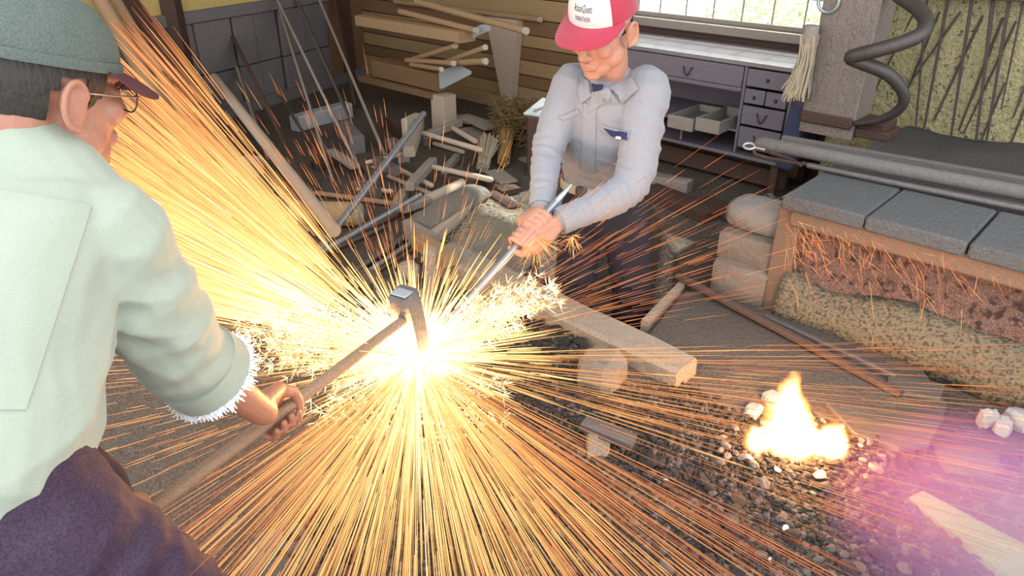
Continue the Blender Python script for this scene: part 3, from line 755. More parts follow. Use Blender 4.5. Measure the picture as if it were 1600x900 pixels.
# straw tray between the bark slab and the log
def tray():
    mb = MB(); a = atz(650, 358, 0.05); b = atz(746, 299, 0.05); n = 8; pts = []
    for i in range(n):
        p = a.lerp(b, i/(n-1)); pts.append(V(p.x, p.y, 0.045))
    BK = mat('mottled_bark', (0.06, 0.05, 0.045), (0.40, 0.36, 0.31), rough=1, scale=55, bump=0.9, bscale=80, ramp=(0.42, 0.58))
    sweep(mb, pts, 0.085, [0.05, 0.055, 0.05, 0.056, 0.054, 0.05, 0.05, 0.044], SUP(14, 2.6), up=ZV, jit=0.07, seed=8)
    put('bark_slab', mb, BK, smooth=40, label='thick bark-covered slab bordering the straw tray', cat='slab')
    mb = MB(); a = atz(676, 372, 0.03); b = atz(752, 308, 0.03); bar(a, b, 0.022, 0.03, RECT(0.1), up=ZV, n=4, jit=0.03, mb=mb)
    put('pale_board', mb, M_PALEW, label='pale narrow board beside the bark slab', cat='board')
    mb = MB(); a = atz(636, 358, 0.08); b = atz(684, 384, 0.08); bar(a, b, 0.016, 0.05, RECT(0.1), up=ZV, n=3, mb=mb)
    put('end_board', mb, M_GREYW, label='grey end board closing the straw tray', cat='board')
    # straw and chaff
    poly = [atz(*p) for p in ((700, 390), (752, 310), (800, 312), (838, 360), (836, 415), (800, 445), (760, 428))]
    rg = random.Random(12); mb = MB(); xs = [p.x for p in poly]; ys = [p.y for p in poly]; c = 0
    while c < 1500:
        x = rg.uniform(min(xs), max(xs)); y = rg.uniform(min(ys), max(ys))
        if not inside(x, y, poly): continue
        c += 1; t = rg.uniform(0, math.pi); l = rg.uniform(0.015, 0.05); z = ground(x, y) + rg.uniform(0.003, 0.02)
        d = V(math.cos(t), math.sin(t), rg.uniform(-.15, .15))*l; sweep(mb, [V(x, y, z)-d, V(x, y, z)+d], 0.0015, prof=CIRC(3))
    o = put('straw_litter', mb, mat('dull_straw', (0.28, 0.22, 0.14), (0.44, 0.36, 0.24), rough=0.9, scale=20), smooth=None, label='thin straw and chaff littering the ground beside the smith', cat='straw'); o['kind'] = 'stuff'
    mb = MB(); k = len(poly); top = [V(p.x, p.y, 0.018) for p in poly]; bot = [V(p.x, p.y, -0.03) for p in poly]
    mb.add(top+bot, [tuple(range(k))[::-1], tuple(k+i for i in range(k))] + [(i, (i+1) % k, k+(i+1) % k, k+i) for i in range(k)])
    put('ash_bed', mb, mat('grey_ash', (0.20, 0.18, 0.15), (0.32, 0.29, 0.25), rough=1, scale=12, bump=0.6, bscale=60), label='grey ash bed under the straw beside the smith', cat='ash')
tray()

# ------------------------------------------------------------------ hammers and timber offcuts on the floor
def hammer(name, ha, hb, he, z, rh, head_w, lab, m_head=None, m_h=None, cat='hammer', zh=None, grp='hammers heaped on the floor'):
    """ha->hb handle ends in the picture, he = (p,q) head ends; both lie about z above the floor"""
    a, b = atz(*ha, z), atz(*hb, z*0.8); r = root(name, V(a.x, a.y, 0), lab, cat, grp)
    put('handle', bar(a, b, rh, rh*0.85, SUP(10, 2.6), up=ZV, n=4, rnd=1, taper=1.1), m_h or M_PALEW, r, 50)
    if he:
        p, q = atz(*he[0], zh or z), atz(*he[1], zh or z)
        put('head', bar(p, q, head_w, head_w*0.95, RECT(0.25), up=ZV, n=4, jit=0.02), m_head or M_IRON, r, 30)
    return r
def clutter():
    hammer('sledge_hammer', (657, 227), (752, 256), ((656, 212), (641, 259)), 0.09, 0.017, 0.034, 'hammer with the longest grey block head and straight pale handle', M_DUSTYW)
    hammer('forge_hammer', (668, 252), (767, 274), ((676, 245), (639, 284)), 0.12, 0.017, 0.026, 'hammer with rusty square head whose handle tops the heap', M_GREYW)
    hammer('forge_hammer', (611, 266), (686, 297), ((600, 262), (622, 250)), 0.06, 0.013, 0.026, 'slim hammer with its handle under the rusty square head')
    hammer('forge_hammer', (622, 254), (688, 287), ((628, 246), (610, 258)), 0.08, 0.014, 0.024, 'slim hammer lying between two longer hammers')
    hammer('forge_hammer', (503, 292), (628, 309), ((628, 316), (641, 292)), 0.05, 0.015, 0.026, 'hammer with warm brown long handle and pale upturned head', M_GREYW, M_WARMW)
    hammer('forge_hammer', (712, 207), (750, 230), ((672, 220), (724, 200)), 0.10, 0.018, 0.025, 'hammer with slanting grey head below the wooden post', M_GREYW)
    hammer('forge_hammer', (676, 222), (722, 236), ((664, 222), (676, 215)), 0.06, 0.016, 0.022, 'short-handled hammer half buried behind the longest head')
    hammer('forge_hammer', (576, 278), (640, 262), ((592, 276), (620, 292)), 0.05, 0.013, 0.030, 'hammer with broad dark head beside the steel pipe')
    hammer('forge_hammer', (548, 258), (600, 250), ((540, 250), (560, 268)), 0.05, 0.013, 0.028, 'stubby hammer with a dusty handle near the leaning bars')
    hammer('forge_hammer', (560, 296), (612, 300), ((556, 290), (590, 304)), 0.04, 0.013, 0.028, 'wide iron hammer head beside the warm brown handle')
    # mallet
    r = root('wooden_mallet', atz(690, 300), 'pale round wooden mallet cylinder with brown end', 'mallet')
    a, b = atz(666, 312, 0.05), atz(722, 283, 0.05); put('mallet_head', bar(a, b, 0.038, prof=CIRC(18), n=3, taper=0.72), M_PALEW, r, 40)
    d = (a-b).normalized(); put('end_face', bar(a, a + d*0.004, 0.035, prof=CIRC(18)), M_WARMW, r, 40)
    for k, (a, b, w, h, z, m, lab) in enumerate((
        ((696, 280), (742, 284), .035, .03, .04, M_DARKW, 'dark wooden offcut behind the round mallet'),
        ((640, 240), (600, 245), .03, .02, .05, M_GREYW, 'grey offcut under the steel pipe'),
        ((700, 262), (720, 240), .02, .02, .03, M_GREYW, 'thin grey stick among the hammer handles'),
        ((766, 302), (806, 326), .035, .012, .02, M_DARKW, 'dark flat board beyond the bark slab'),
        ((760, 276), (800, 300), .06, .015, .02, M_DARKW, 'dark slate piece beyond the straw bundles'),
        ((556, 252), (500, 262), .04, .02, .03, M_DARKW, 'brown offcut at the foot of the leaning bars'),
        ((524, 252), (562, 278), .03, .012, .02, M_GREYW, 'broad weathered board under the small hammers'),
        ((630, 330), (672, 316), .03, .02, .03, M_GREYW, 'grey strip between mallet and bark slab'))):
        pa, pb = atz(*a, z), atz(*b, z); put('wood_offcut', bar(pa, pb, w, h, RECT(0.12), up=ZV, n=3, jit=0.03, seed=k), m, label=lab, cat='offcut')
    # shingles beyond the hammers
    for k, (a, b) in enumerate((((706, 190), (740, 200)), ((722, 188), (768, 203)), ((738, 192), (775, 210)), ((716, 200), (748, 216)), ((745, 204), (784, 226)), ((820, 238), (842, 246)), ((770, 262), (795, 280)))):
        z = 0.03 + 0.014*(k % 4); pa, pb = atz(*a, z), atz(*b, z)
        put('wood_shingle', bar(pa, pb, 0.055, 0.006, RECT(0.1), up=ZV), M_GREYW, label='thin grey wooden shingle on the pile beyond the hammers', cat='shingle', group='shingles beyond the hammers')
    # straw bundles
    rg = random.Random(5)
    def bundle(px0, py0, px1, py1, r0, m, lab, n=120):
        a, b = atz(px0, py0, 0.10), atz(px1, py1, 0.05); rt = root('straw_bundle', V(b.x, b.y, 0), lab, 'straw bundle'); mb = MB(); x, y = frame(b-a)
        for k in range(n):
            t = rg.uniform(0, 6.28); q = math.sqrt(rg.random())*r0; o = x*q*math.cos(t) + y*q*math.sin(t)
            sp = rg.uniform(1.0, 1.6)
            sweep(mb, [a + o*sp*1.3 + (a-b)*rg.uniform(-.1, .25), a.lerp(b, 0.55) + o, b + o*0.95 + (b-a)*rg.uniform(-.05, .05)], 0.0045, prof=CIRC(4))
        put('straw', mb, m, rt, 60)['kind'] = 'stuff'
        c = a.lerp(b, 0.62); mb = MB(); bar(c, c + (b-a).normalized()*0.02, r0*1.06, prof=CIRC(14), mb=mb); put('binding', mb, M_BROOM, rt)
    bundle(793, 196, 787, 250, 0.038, M_STRAW, 'golden straw bundle bound upright in the corner heap')
    bundle(762, 226, 754, 260, 0.038, M_BROOM, 'pale straw bundle lying with its round end outward')
    mb = MB()
    for k in range(900):
        p = atz(rg.uniform(775, 842), rg.uniform(196, 232), 0.0); zz = max(0.01, 0.22*math.exp(-((p.x-0.0)**2)*8)*rg.random()); d = V(rg.gauss(0, 1), rg.gauss(0, 1), rg.gauss(0, .5)).normalized()*0.07
        sweep(mb, [p + ZV*zz - d, p + ZV*zz + d], 0.003, prof=CIRC(3))
    put('straw_heap', mb, mat('brown_straw', (0.12, 0.075, 0.03), (0.24, 0.16, 0.07), rough=0.9, scale=20), smooth=None, label='dark brown straw heap against the back wall behind the bundles', cat='straw')['kind'] = 'stuff'
    # steel pipe, rods and bars
    a, b = atz(440, 468, 0.016), atz(663, 177, 0.34); put('steel_pipe', bar(a, b, 0.018, prof=CIRC(12), n=4), M_STEEL, smooth=50, label='long pale blue steel pipe slanting over the hammer heap', cat='pipe')
    for k, (a, b, r, m, lab) in enumerate((
        ((658, 322), (462, 440), .014, M_STEEL, 'bright round bar on top of the iron pile'), ((652, 311), (508, 380), .012, M_RUST, 'rusty bar lying highest behind the bright bar'),
        ((634, 362), (534, 430), .013, M_RUST, 'rusty bar ending at the tray end board'), ((636, 371), (520, 452), .013, M_IRON, 'dark bar next to the one at the end board'),
        ((655, 384), (530, 470), .012, M_STEEL, 'pale round bar in front of the iron pile'), ((645, 380), (505, 462), .010, M_RUST, 'thin rusty bar between two thicker bars'),
        ((600, 350), (440, 420), .012, M_IRON, 'dark bar lying under the bright bar'), ((590, 338), (470, 388), .011, M_RUST, 'short rusty bar near the lying log'))):
        pa, pb = atz(*a, 0.03+0.01*(k % 3)), atz(*b, 0.03+0.008*(k % 3)); put('iron_bar', bar(pa, pb, r, prof=CIRC(10), n=3), m, smooth=50, label=lab, cat='bar', group='bars piled on the floor')
    # lying log drum
    r = root('short_log', atz(510, 350), 'short thick log lying on the floor with a pale cut end', 'log')
    a, b = atz(458, 332, 0.062), atz(562, 335, 0.062); put('trunk', bar(a, b, 0.062, prof=CIRC(18), n=4, jit=0.02), mat('tan_trunk', (0.34, 0.24, 0.13), (0.50, 0.37, 0.21), rough=0.9, scale=5, bump=0.3), r, 40)
    d = (b-a).normalized(); put('cut_end', bar(b, b + d*0.006, 0.058, prof=CIRC(18)), M_ENDG, r)
    # pale slab and blocks at the foot of the left wall
    def blk(px0, py0, px1, py1, h, d, m, name, lab, cat='block'):
        a, b = atz(px0, py0, 0), atz(px1, py1, 0); put(name, bar(a + ZV*h/2, b + ZV*h/2, d/2, h/2, RECT(0.15), up=ZV, n=3, jit=0.02), m, label=lab, cat=cat)
    blk(462, 205, 545, 182, 0.11, 0.10, M_SHEET, 'white_beam', 'whitish painted beam at the foot of the grey boards', 'beam')
    blk(345, 300, 400, 268, 0.10, 0.12, M_SHEET, 'white_beam', 'whitish short beam lying behind the round wooden pole', 'beam')
    blk(540, 216, 560, 240, 0.12, 0.10, M_GREYB, 'grey_block', 'grey squared block beside the dark leaning bar')
    blk(612, 233, 625, 243, 0.08, 0.08, M_GREYB, 'grey_block', 'small grey block between the thinnest leaning rod and the steel pipe')
    blk(634, 222, 655, 212, 0.16, 0.05, M_ENDG, 'pale_slab', 'pale upright slab behind the steel pipe', 'slab')
    blk(610, 208, 632, 205, 0.10, 0.25, M_DARKW, 'dark_box', 'dark low box under the rack behind the pipe', 'box')
clutter()

# ------------------------------------------------------------------ boards, bars and poles leaning on the left wall
def leaning():
    def lean(top, bot, w, t, m, name, lab, cat, prof=None, off=0.05, z=0.0):
        a = onp(*top, CORNER - NL*off, NL); b = atz(*bot, z); put(name, bar(b, a, w, t, prof or RECT(0.12), up=-NL, n=3), m, smooth=40, label=lab, cat=cat)
    lean((428, -12), (573, 290), 0.024, 0.008, M_GREYW, 'leaning_bar', 'wide brown-grey flat bar leaning from wall to hammer heap', 'bar')
    lean((462, -5), (560, 216), 0.022, 0.008, M_IRON, 'leaning_bar', 'dark iron bar with a bright edge leaning on the grey boards', 'bar')
    lean((494, -12), (602, 244), 0.013, 0.010, M_GREYW, 'leaning_rod', 'thinnest grey rod leaning nearest the wall corner', 'rod')
    lean((437, 15), (521, 284), 0.020, 0.008, M_GREYW, 'leaning_bar', 'narrow grey slat leaning under the wide brown-grey bar', 'slat')
    lean((368, 66), (484, 304), 0.055, 0.012, M_DARKW, 'leaning_board', 'broad dark board leaning against the grey boards', 'board')
    lean((371, 107), (420, 250), 0.030, 0.010, M_GREYW, 'leaning_board', 'narrow weathered board leaning left of the broad dark board', 'board')
    lean((334, 118), (522, 356), 0.032, 0.032, M_PALEW, 'leaning_pole', 'round pale wooden pole leaning over the short log', 'pole', CIRC(12), 0.25, 0.16)
    lean((431, 140), (502, 250), 0.010, 0.008, M_RUST, 'leaning_rod', 'thin rusty rod lit orange between the leaning boards', 'rod', None, 0.3)
    lean((190, -14), (396, 262), 0.06, 0.02, M_DARKW, 'leaning_beam', 'heavy dark beam leaning beside the plaster', 'beam', None, 0.10)
    lean((150, -14), (300, 250), 0.045, 0.045, M_WARMW, 'leaning_pole', 'tan wooden pole leaning next to the heavy dark beam', 'pole', CIRC(12), 0.30)
    lean((172, -14), (330, 250), 0.035, 0.03, M_WARMW, 'leaning_pole', 'slimmer tan pole leaning close along the dark beam', 'pole', CIRC(12), 0.22)
    lean((98, -10), (260, 260), 0.028, 0.028, M_GREYW, 'leaning_pole', 'grey pole leaning beyond the cap of the striker', 'pole', CIRC(12), 0.35)
    lean((524, -10), (560, 170), 0.05, 0.012, M_DARKW, 'leaning_board', 'dark upright board leaning by the room corner', 'board', None, 0.08)
leaning()

# ------------------------------------------------------------------ rack of handles on the back wall
def rack():
    C4 = lambda x, y: (560 + x/5.293, y/5.293)
    n1 = 3.45; pl = lambda x, y, n=n1: onp(*C4(x, y), NW*n, NW)
    r = root('handle_rack', pl(640, 900), 'rough timber rack of two shelves on a post', 'rack')
    a, b = pl(40, 165), pl(900, 300); h = 0.075
    L = (b-a); mid = (a+b)/2
    put('upper_shelf', bar(V(a.x, a.y, b.z) , b, 0.075, h/2, RECT(0.1), up=ZV, n=4, jit=0.02), M_WARMW, r)
    a2, b2 = pl(180, 582), pl(712, 672)
    put('lower_beam', bar(V(a2.x, a2.y, b2.z-0.0), b2, 0.08, 0.061, RECT(0.1), up=ZV, n=3, jit=0.02), M_PLANK, r)
    a3, b3 = pl(90, 683), pl(690, 778)
    put('ledge', bar(V(a3.x, a3.y, b3.z), b3, 0.10, 0.022, RECT(0.1), up=ZV), M_PLANK, r)
    p0 = atz(682, 206, 0.0); ptop = b3.z
    c = V(p0.x, p0.y, 0) + NW*0.08; put('post', bar(c, V(c.x, c.y, ptop+0.01), 0.068, 0.062, RECT(0.06), up=NW, n=3), M_PALEW, r)
    dn = DW
    # loose handles: the upper ones lie on the shelf, the lower ones stick up from the lower beam
    def handle_ends(a, b, rad, n):
        if b[1] > 300:
            p = pl(a[0]-60, 560, 3.47 + (n-3.40)*0.3); return V(p.x, p.y, b2.z + 0.061 + rad - 0.003), pl(*b, n-0.08)
        if b[0] > 1400: return pl(300, -5, 4.13), pl(*b, 4.13)
        return pl(*a, 3.47 if b[0] < 1000 else 3.53), pl(*b, 3.43 if b[0] < 1000 else 3.47)
    hs = [((340, 75), (965, 230), .020, 3.40, 'bamboo handle lying slanted nearest on the upper shelf'), ((480, 10), (1375, 250), .023, 3.36, 'thick brown handle jutting furthest off the upper shelf'),
          ((780, 55), (1495, 140), .019, 3.55, 'slim handle with a ferruled tip above the bracket'), ((470, 330), (775, 382), .019, 3.50, 'handle end poking out just under the upper shelf'),
          ((700, 425), (1040, 402), .018, 3.46, 'pale-tipped handle lying level on the lower shelf'), ((640, 500), (1082, 512), .021, 3.43, 'longest pale-ended handle resting on the lower shelf'),
          ((480, 440), (800, 540), .018, 3.40, 'slanting handle crossing the lower shelf'), ((540, 520), (725, 568), .016, 3.38, 'shortest handle lying lowest on the lower shelf'),
          ((700, 470), (890, 450), .013, 3.52, 'thin handle hidden between the level ones')]
    for a, b, rad, n, lab in hs:
        t = root('tool_handle', pl(*b, n), lab, 'handle', 'spare handles on the rack')
        A, B = handle_ends(a, b, rad, n); put('shaft', bar(A, B, rad, prof=CIRC(12), n=3), M_WARMW, t, 50)
        d = (B-A).normalized(); put('pale_tip', bar(B, B + d*0.02, rad*1.02, prof=CIRC(12)), M_ENDG, t, 50)
    # sheet metal pieces
    def sheet(pts, n, lab):
        q = [pl(x, y, n) for x, y in pts]; mb = MB(); k = len(q); vs = q + [p + NW*0.006 for p in q]
        mb.add(vs, [tuple(range(k)), tuple(reversed(range(k, 2*k)))] + [(i, k+i, k+(i+1) % k, (i+1) % k) for i in range(k)]); put('metal_sheet', mb, M_SHEET, smooth=None, label=lab, cat='sheet')
    sheet([(912, 262), (1010, 205), (1095, 200), (1090, 250), (912, 335)], 3.50, 'bent pale metal sheet at the upper shelf end')
    sheet([(715, 600), (880, 545), (985, 600), (985, 625), (740, 748), (718, 740)], 3.40, 'folded pale metal sheet at the lower beam end')
    # tapered bracket on the wall
    nb = NW.dot(WALL0) - 0.03; P = lambda x, y, n=nb: onp(*C4(x, y), NW*n, NW)
    q = [P(1105, 130), P(1365, 160), P(1310, 835), P(1235, 815)]; mb = MB(); vs = q + [p - NW*0.07 for p in q]
    mb.add(vs, [(3, 2, 1, 0), (4, 5, 6, 7), (0, 1, 5, 4), (1, 2, 6, 5), (2, 3, 7, 6), (3, 0, 4, 7)]); put('tapered_bracket', mb, M_PALEW, smooth=None, label='tapered pale wooden bracket fixed to the plank wall', cat='bracket')
    # blue dustpan
    r2 = root('dustpan', aty(836, 168, 4.2), 'pale blue sheet metal dustpan behind the smith', 'dustpan')
    q = [aty(818, 171, 4.2), aty(848, 147, 4.35), aty(862, 150, 4.3), aty(852, 176, 4.15)]; mb = MB(); vs = q + [p - ZV*0.01 for p in q]
    mb.add(vs, [(0, 1, 2, 3), (7, 6, 5, 4), (0, 4, 5, 1), (1, 5, 6, 2), (2, 6, 7, 3), (3, 7, 4, 0)]); put('pan', mb, M_SHEET, r2, None)
    put('handle', bar(aty(834, 168, 4.18), aty(850, 162, 4.15), 0.008, prof=CIRC(8)), M_STEEL, r2)
    q = aty(840, 172, 4.25); put('support_crate', bar(V(q.x+.05, q.y, 0), V(q.x+.05, q.y, q.z-0.02), 0.11, 0.1, RECT(0.05), up=V(0, 1, 0)), M_DARKW, label='dark wooden crate carrying the blue dustpan', cat='crate')
rack()

# ------------------------------------------------------------------ charcoal
def charcoal():
    rg = random.Random(77)
    m = mat('charcoal', (0.014, 0.013, 0.014), (0.055, 0.05, 0.049), rough=0.75, scale=40, bump=0.5, bscale=90, coords='Object', spots=((0.13, 0.12, 0.115), 45, 0.66))
    m2 = mat('grey_cinder', (0.075, 0.066, 0.063), (0.15, 0.135, 0.127), rough=0.9, scale=40, bump=0.4, bscale=90)
    m3 = mat('white_ash_lump', (0.45, 0.44, 0.45), (0.66, 0.65, 0.66), rough=0.9, scale=40)
    def lump(seed, sub):
        bm = bmesh.new(); bmesh.ops.create_icosphere(bm, subdivisions=sub, radius=1.0); r2 = random.Random(seed)
        ax = [r2.uniform(0.6, 1.15), r2.uniform(0.6, 1.0), r2.uniform(0.45, 0.8)]
        planes = [(Vector((r2.gauss(0, 1), r2.gauss(0, 1), r2.gauss(0, 1))).normalized(), r2.uniform(0.55, 0.85)) for _ in range(7)]
        for v in bm.verts:
            for n, d in planes:
                q = v.co.dot(n)
                if q > d: v.co -= n*(q-d)
            v.co = Vector((v.co.x*ax[0], v.co.y*ax[1], v.co.z*ax[2]))*(1+r2.uniform(-.08, .08))
        return bm
    meshes = []
    for k in range(9):
        bm = lump(k, 2); me = bpy.data.meshes.new('charcoal_lump'); bm.to_mesh(me); bm.free(); me.materials.append(m if k < 6 else (m2 if k < 8 else m3)); meshes.append(me)
    poly = [(690, 470), (770, 480), (850, 505), (905, 535), (910, 612), (985, 612), (1085, 605), (1180, 655), (1330, 690), (1440, 705), (1600, 715), (1610, 905), (360, 905), (520, 760), (600, 640), (640, 590)]
    pv = [V(x, y, 0) for x, y in poly]
    def pick():
        while True:
            x, y = rg.uniform(360, 1610), rg.uniform(470, 905)
            if inside(x, y, pv): return x, y
    n = 0
    while n < 300:
        x, y = pick()
        if x < 700 and rg.random() < 0.75: continue
        if math.hypot(x-1245, (y-700)*1.5) < 60: continue
        s = rg.uniform(0.011, 0.022) if rg.random() < 0.85 else rg.uniform(0.02, 0.032)
        p = atz(x, y); z = ground(p.x, p.y)
        t = rg.random(); me = meshes[rg.randrange(6)] if t < 0.74 else (meshes[6+rg.randrange(2)] if t < 0.95 else meshes[8])
        if me is meshes[8]: s *= 0.55
        o = bpy.data.objects.new('charcoal_lump', me); COL.objects.link(o); o.location = (p.x, p.y, z + s*0.35 + 0.008); o.scale = (s, s, s)
        o.rotation_euler = (rg.uniform(-.5, .5), rg.uniform(-.5, .5), rg.uniform(0, 6.28)); n += 1
        tag(o, 'small white ash-coated lump in the charcoal bed' if me is meshes[8] else ('grey burnt-out cinder lump in the charcoal bed' if me in meshes[6:8] else 'loose black charcoal lump in the bed before the log'), 'charcoal', 'lumps in the charcoal bed')
    # the rest of the bed
    for nm, cnt, mm, seed in (('charcoal_bed', 11500, m, 1), ('cinder_bed', 2600, m2, 2), ('ash_flakes', 110, m3, 3)):
        tv = []; tf = []; tpl = []
        for k in range(8):
            bm = lump(100+k, 1); bm.verts.ensure_lookup_table(); tpl.append((np.array([v.co[:] for v in bm.verts]), [[v.index for v in f.verts] for f in bm.faces])); bm.free()
        mb = MB()
        for q in range(cnt):
            x, y = pick()
            if x < 660 and rg.random() < 0.8: continue
            p = atz(x, y); s = rg.uniform(0.006, 0.016)*(0.5 if nm == 'ash_flakes' else 1); vs, fs = tpl[rg.randrange(8)]
            R = np.array(Matrix.Rotation(rg.uniform(0, 6.28), 3, 'Z') @ Matrix.Rotation(rg.uniform(-.6, .6), 3, 'X'))
            w = (vs*s) @ R.T + np.array((p.x, p.y, ground(p.x, p.y) + s*0.3)); o = len(mb.v)
            mb.v += [tuple(a) for a in w]; mb.f += [tuple(i+o for i in f) for f in fs]
        put(nm, mb, mm, smooth=None, label={'charcoal_bed': 'bed of small black charcoal covering the forge floor', 'cinder_bed': 'grey cinders mixed through the charcoal bed', 'ash_flakes': 'white ash flakes sprinkled on the charcoal'}[nm], cat='charcoal' if nm != 'ash_flakes' else 'ash')['kind'] = 'stuff'
charcoal()

# ------------------------------------------------------------------ people
from mathutils.bvhtree import BVHTree
M_SKIN = mat('skin', (0.42, 0.20, 0.135), (0.52, 0.27, 0.19), rough=0.55, scale=14, bump=0.08, bscale=120)
M_SKIN2 = mat('tanned_skin', (0.30, 0.135, 0.09), (0.40, 0.19, 0.13), rough=0.55, scale=14, bump=0.10, bscale=110)
M_HAIRB = mat('black_hair', (0.018, 0.015, 0.014), (0.05, 0.042, 0.036), rough=0.6, scale=60, stretch=(1, 1, 0.2), bump=0.5, bscale=160)
M_HAIRG = mat('grey_hair', (0.30, 0.27, 0.25), (0.46, 0.43, 0.40), rough=0.7, scale=60, bump=0.4, bscale=160)

class HeadFrame:
    def __init__(s, o, f, roll=0.0, k=1.0):
        s.o = Vector(o); s.f = Vector(f).normalized(); s.r = s.f.cross(ZV).normalized(); s.u = s.r.cross(s.f).normalized(); s.k = k
        if roll:
            q = Quaternion(s.f, roll); s.r = q @ s.r; s.u = q @ s.u
    def __call__(s, x, y, z): return s.o + (s.r*x + s.f*y + s.u*z)*s.k
    def M(s): return Matrix(((s.r.x, s.f.x, s.u.x), (s.r.y, s.f.y, s.u.y), (s.r.z, s.f.z, s.u.z)))*1.0
def head_solids(mb, h):
    M = h.M(); k = h.k
    def e(x, y, z, a, b, c): ell(mb, h(x, y, z), (a*k, b*k, c*k), M, 18, 12)
    e(0, -0.012, 0.045, .076, .098, .082); e(0, 0.028, -0.020, .062, .068, .085); e(0, 0.050, -0.078, .046, .040, .036)
    e(0, 0.072, -0.097, .027, .020, .018); e(0, 0.074, 0.036, .052, .022, .014); e(0, 0.088, -0.062, .027, .014, .015)
    for sx in (-1, 1):
        e(sx*.046, .018, -.058, .024, .040, .034); e(sx*.038, .066, -.016, .024, .024, .024)
        e(sx*.013, .100, -.026, .009, .011, .008); e(sx*.031, .076, .012, .016, .014, .010)
        # ear: bowl, helix and lobe
        c = (sx*.079, -.010, -.004)
        e(sx*.079, c[1], c[2], .0085, .020, .034); e(sx*.082, c[1]+.012, c[2]-.006, .005, .004, .008); sweep(mb, [h(sx*.082, c[1]-.004, c[2]+.016), h(sx*.083, c[1]-.008, c[2]), h(sx*.082, c[1]-.002, c[2]-.016)], .0032*k, prof=CIRC(6), rnd=1)
        pts = [h(sx*(.083+.008*math.sin(t*0.5)), c[1] + .019*math.cos(t) - 0.002, c[2] + .033*math.sin(t)) for t in [math.radians(a) for a in range(20, 281, 20)]]
        sweep(mb, pts, [.0050*k]*len(pts), prof=CIRC(6), rnd=1)
        e(sx*.080, -.004, -.034, .006, .009, .010)
    sweep(mb, [h(0, .088, .030), h(0, .104, .0), h(0, .116, -.022), h(0, .106, -.032)], [.008*k, .010*k, .0135*k, .010*k], prof=CIRC(8), rnd=2)
    sweep(mb, [h(-.022, .092, -.054), h(0, .1015, -.0515), h(.022, .092, -.054)], .0048*k, prof=CIRC(6), rnd=1)
    sweep(mb, [h(-.019, .091, -.0655), h(0, .099, -.067), h(.019, .091, -.0655)], .0056*k, prof=CIRC(6), rnd=1)
def hand_solids(mb, wrist, grip, axis, rr, sgn=1, k=1.0, out=None):
    """a fist closed round a bar; axis points from the little finger to the thumb side. Returns the knuckle side vector."""
    a = axis.normalized(); p = (grip - wrist); p = (p - a*p.dot(a)).normalized(); q = a.cross(p)*sgn
    if out is not None and q.dot(out) < 0: q = -q
    L = lambda A, P, Q: grip + a*(A*k) + p*(P*k) + q*(Q*k)
    sweep(mb, [wrist, wrist.lerp(L(0, -.05, rr/k+.012), .6), L(0, -.045, rr/k+.014), L(0, -.008, rr/k+.017), L(0, .006, rr/k+.015)],
          [.029*k, .030*k, .036*k, .040*k, .036*k], [.021*k, .020*k, .017*k, .014*k, .011*k], SUP(14, 2.6), up=q, rnd=2)
    for i, (A, l, r) in enumerate(((-.031, .86, .0085), (-.0105, .97, .0095), (.0105, 1.0, .0098), (.031, .93, .0094))):
        R = rr/k + r
        ang = [math.radians(x*l) for x in (78, 40, 0, -42, -88, -128)]
        pts = [L(A*1.02, R*1.25*math.cos(t)*(1.0) + 0.004, R*1.15*math.sin(t)) for t in ang]
        pts[0] = L(A, -.004, R + .010)
        sweep(mb, pts, [r*1.12*k, r*1.08*k, r*1.04*k, r*k, r*.95*k, r*.82*k], prof=CIRC(8), rnd=2)
    R = rr/k + .0105
    sweep(mb, [L(.026, -.045, R*0.9), L(.050, -.030, R*0.55), L(.056, -.006, R*.2-.004), L(.052, .014, -R*.55), L(.044, .022, -R*1.0)][:4],
          [.0155*k, .0135*k, .0118*k, .0095*k], prof=CIRC(8), rnd=2)
    return q
def limb(mb, pts, r, n=5, rnd=3):
    P = []; R = []
    for i in range(len(pts)-1):
        for j in range(n):
            t = j/n; P.append(pts[i].lerp(pts[i+1], t)); R.append(r[i]+(r[i+1]-r[i])*t)
    P.append(pts[-1]); R.append(r[-1])
    for _ in range(3):
        Q = [P[0]] + [(P[i-1]+P[i]*2+P[i+1])/4 for i in range(1, len(P)-1)] + [P[-1]]; P = Q
    sweep(mb, P, R, prof=CIRC(16), rnd=rnd); return P
def bvh_of(o):
    me = o.data; M = o.matrix_world if o.parent is None else Matrix.Translation(Vector(o.get('_o', (0, 0, 0))))
    return BVHTree.FromPolygons([M @ v.co for v in me.vertices], [tuple(p.vertices) for p in me.polygons])
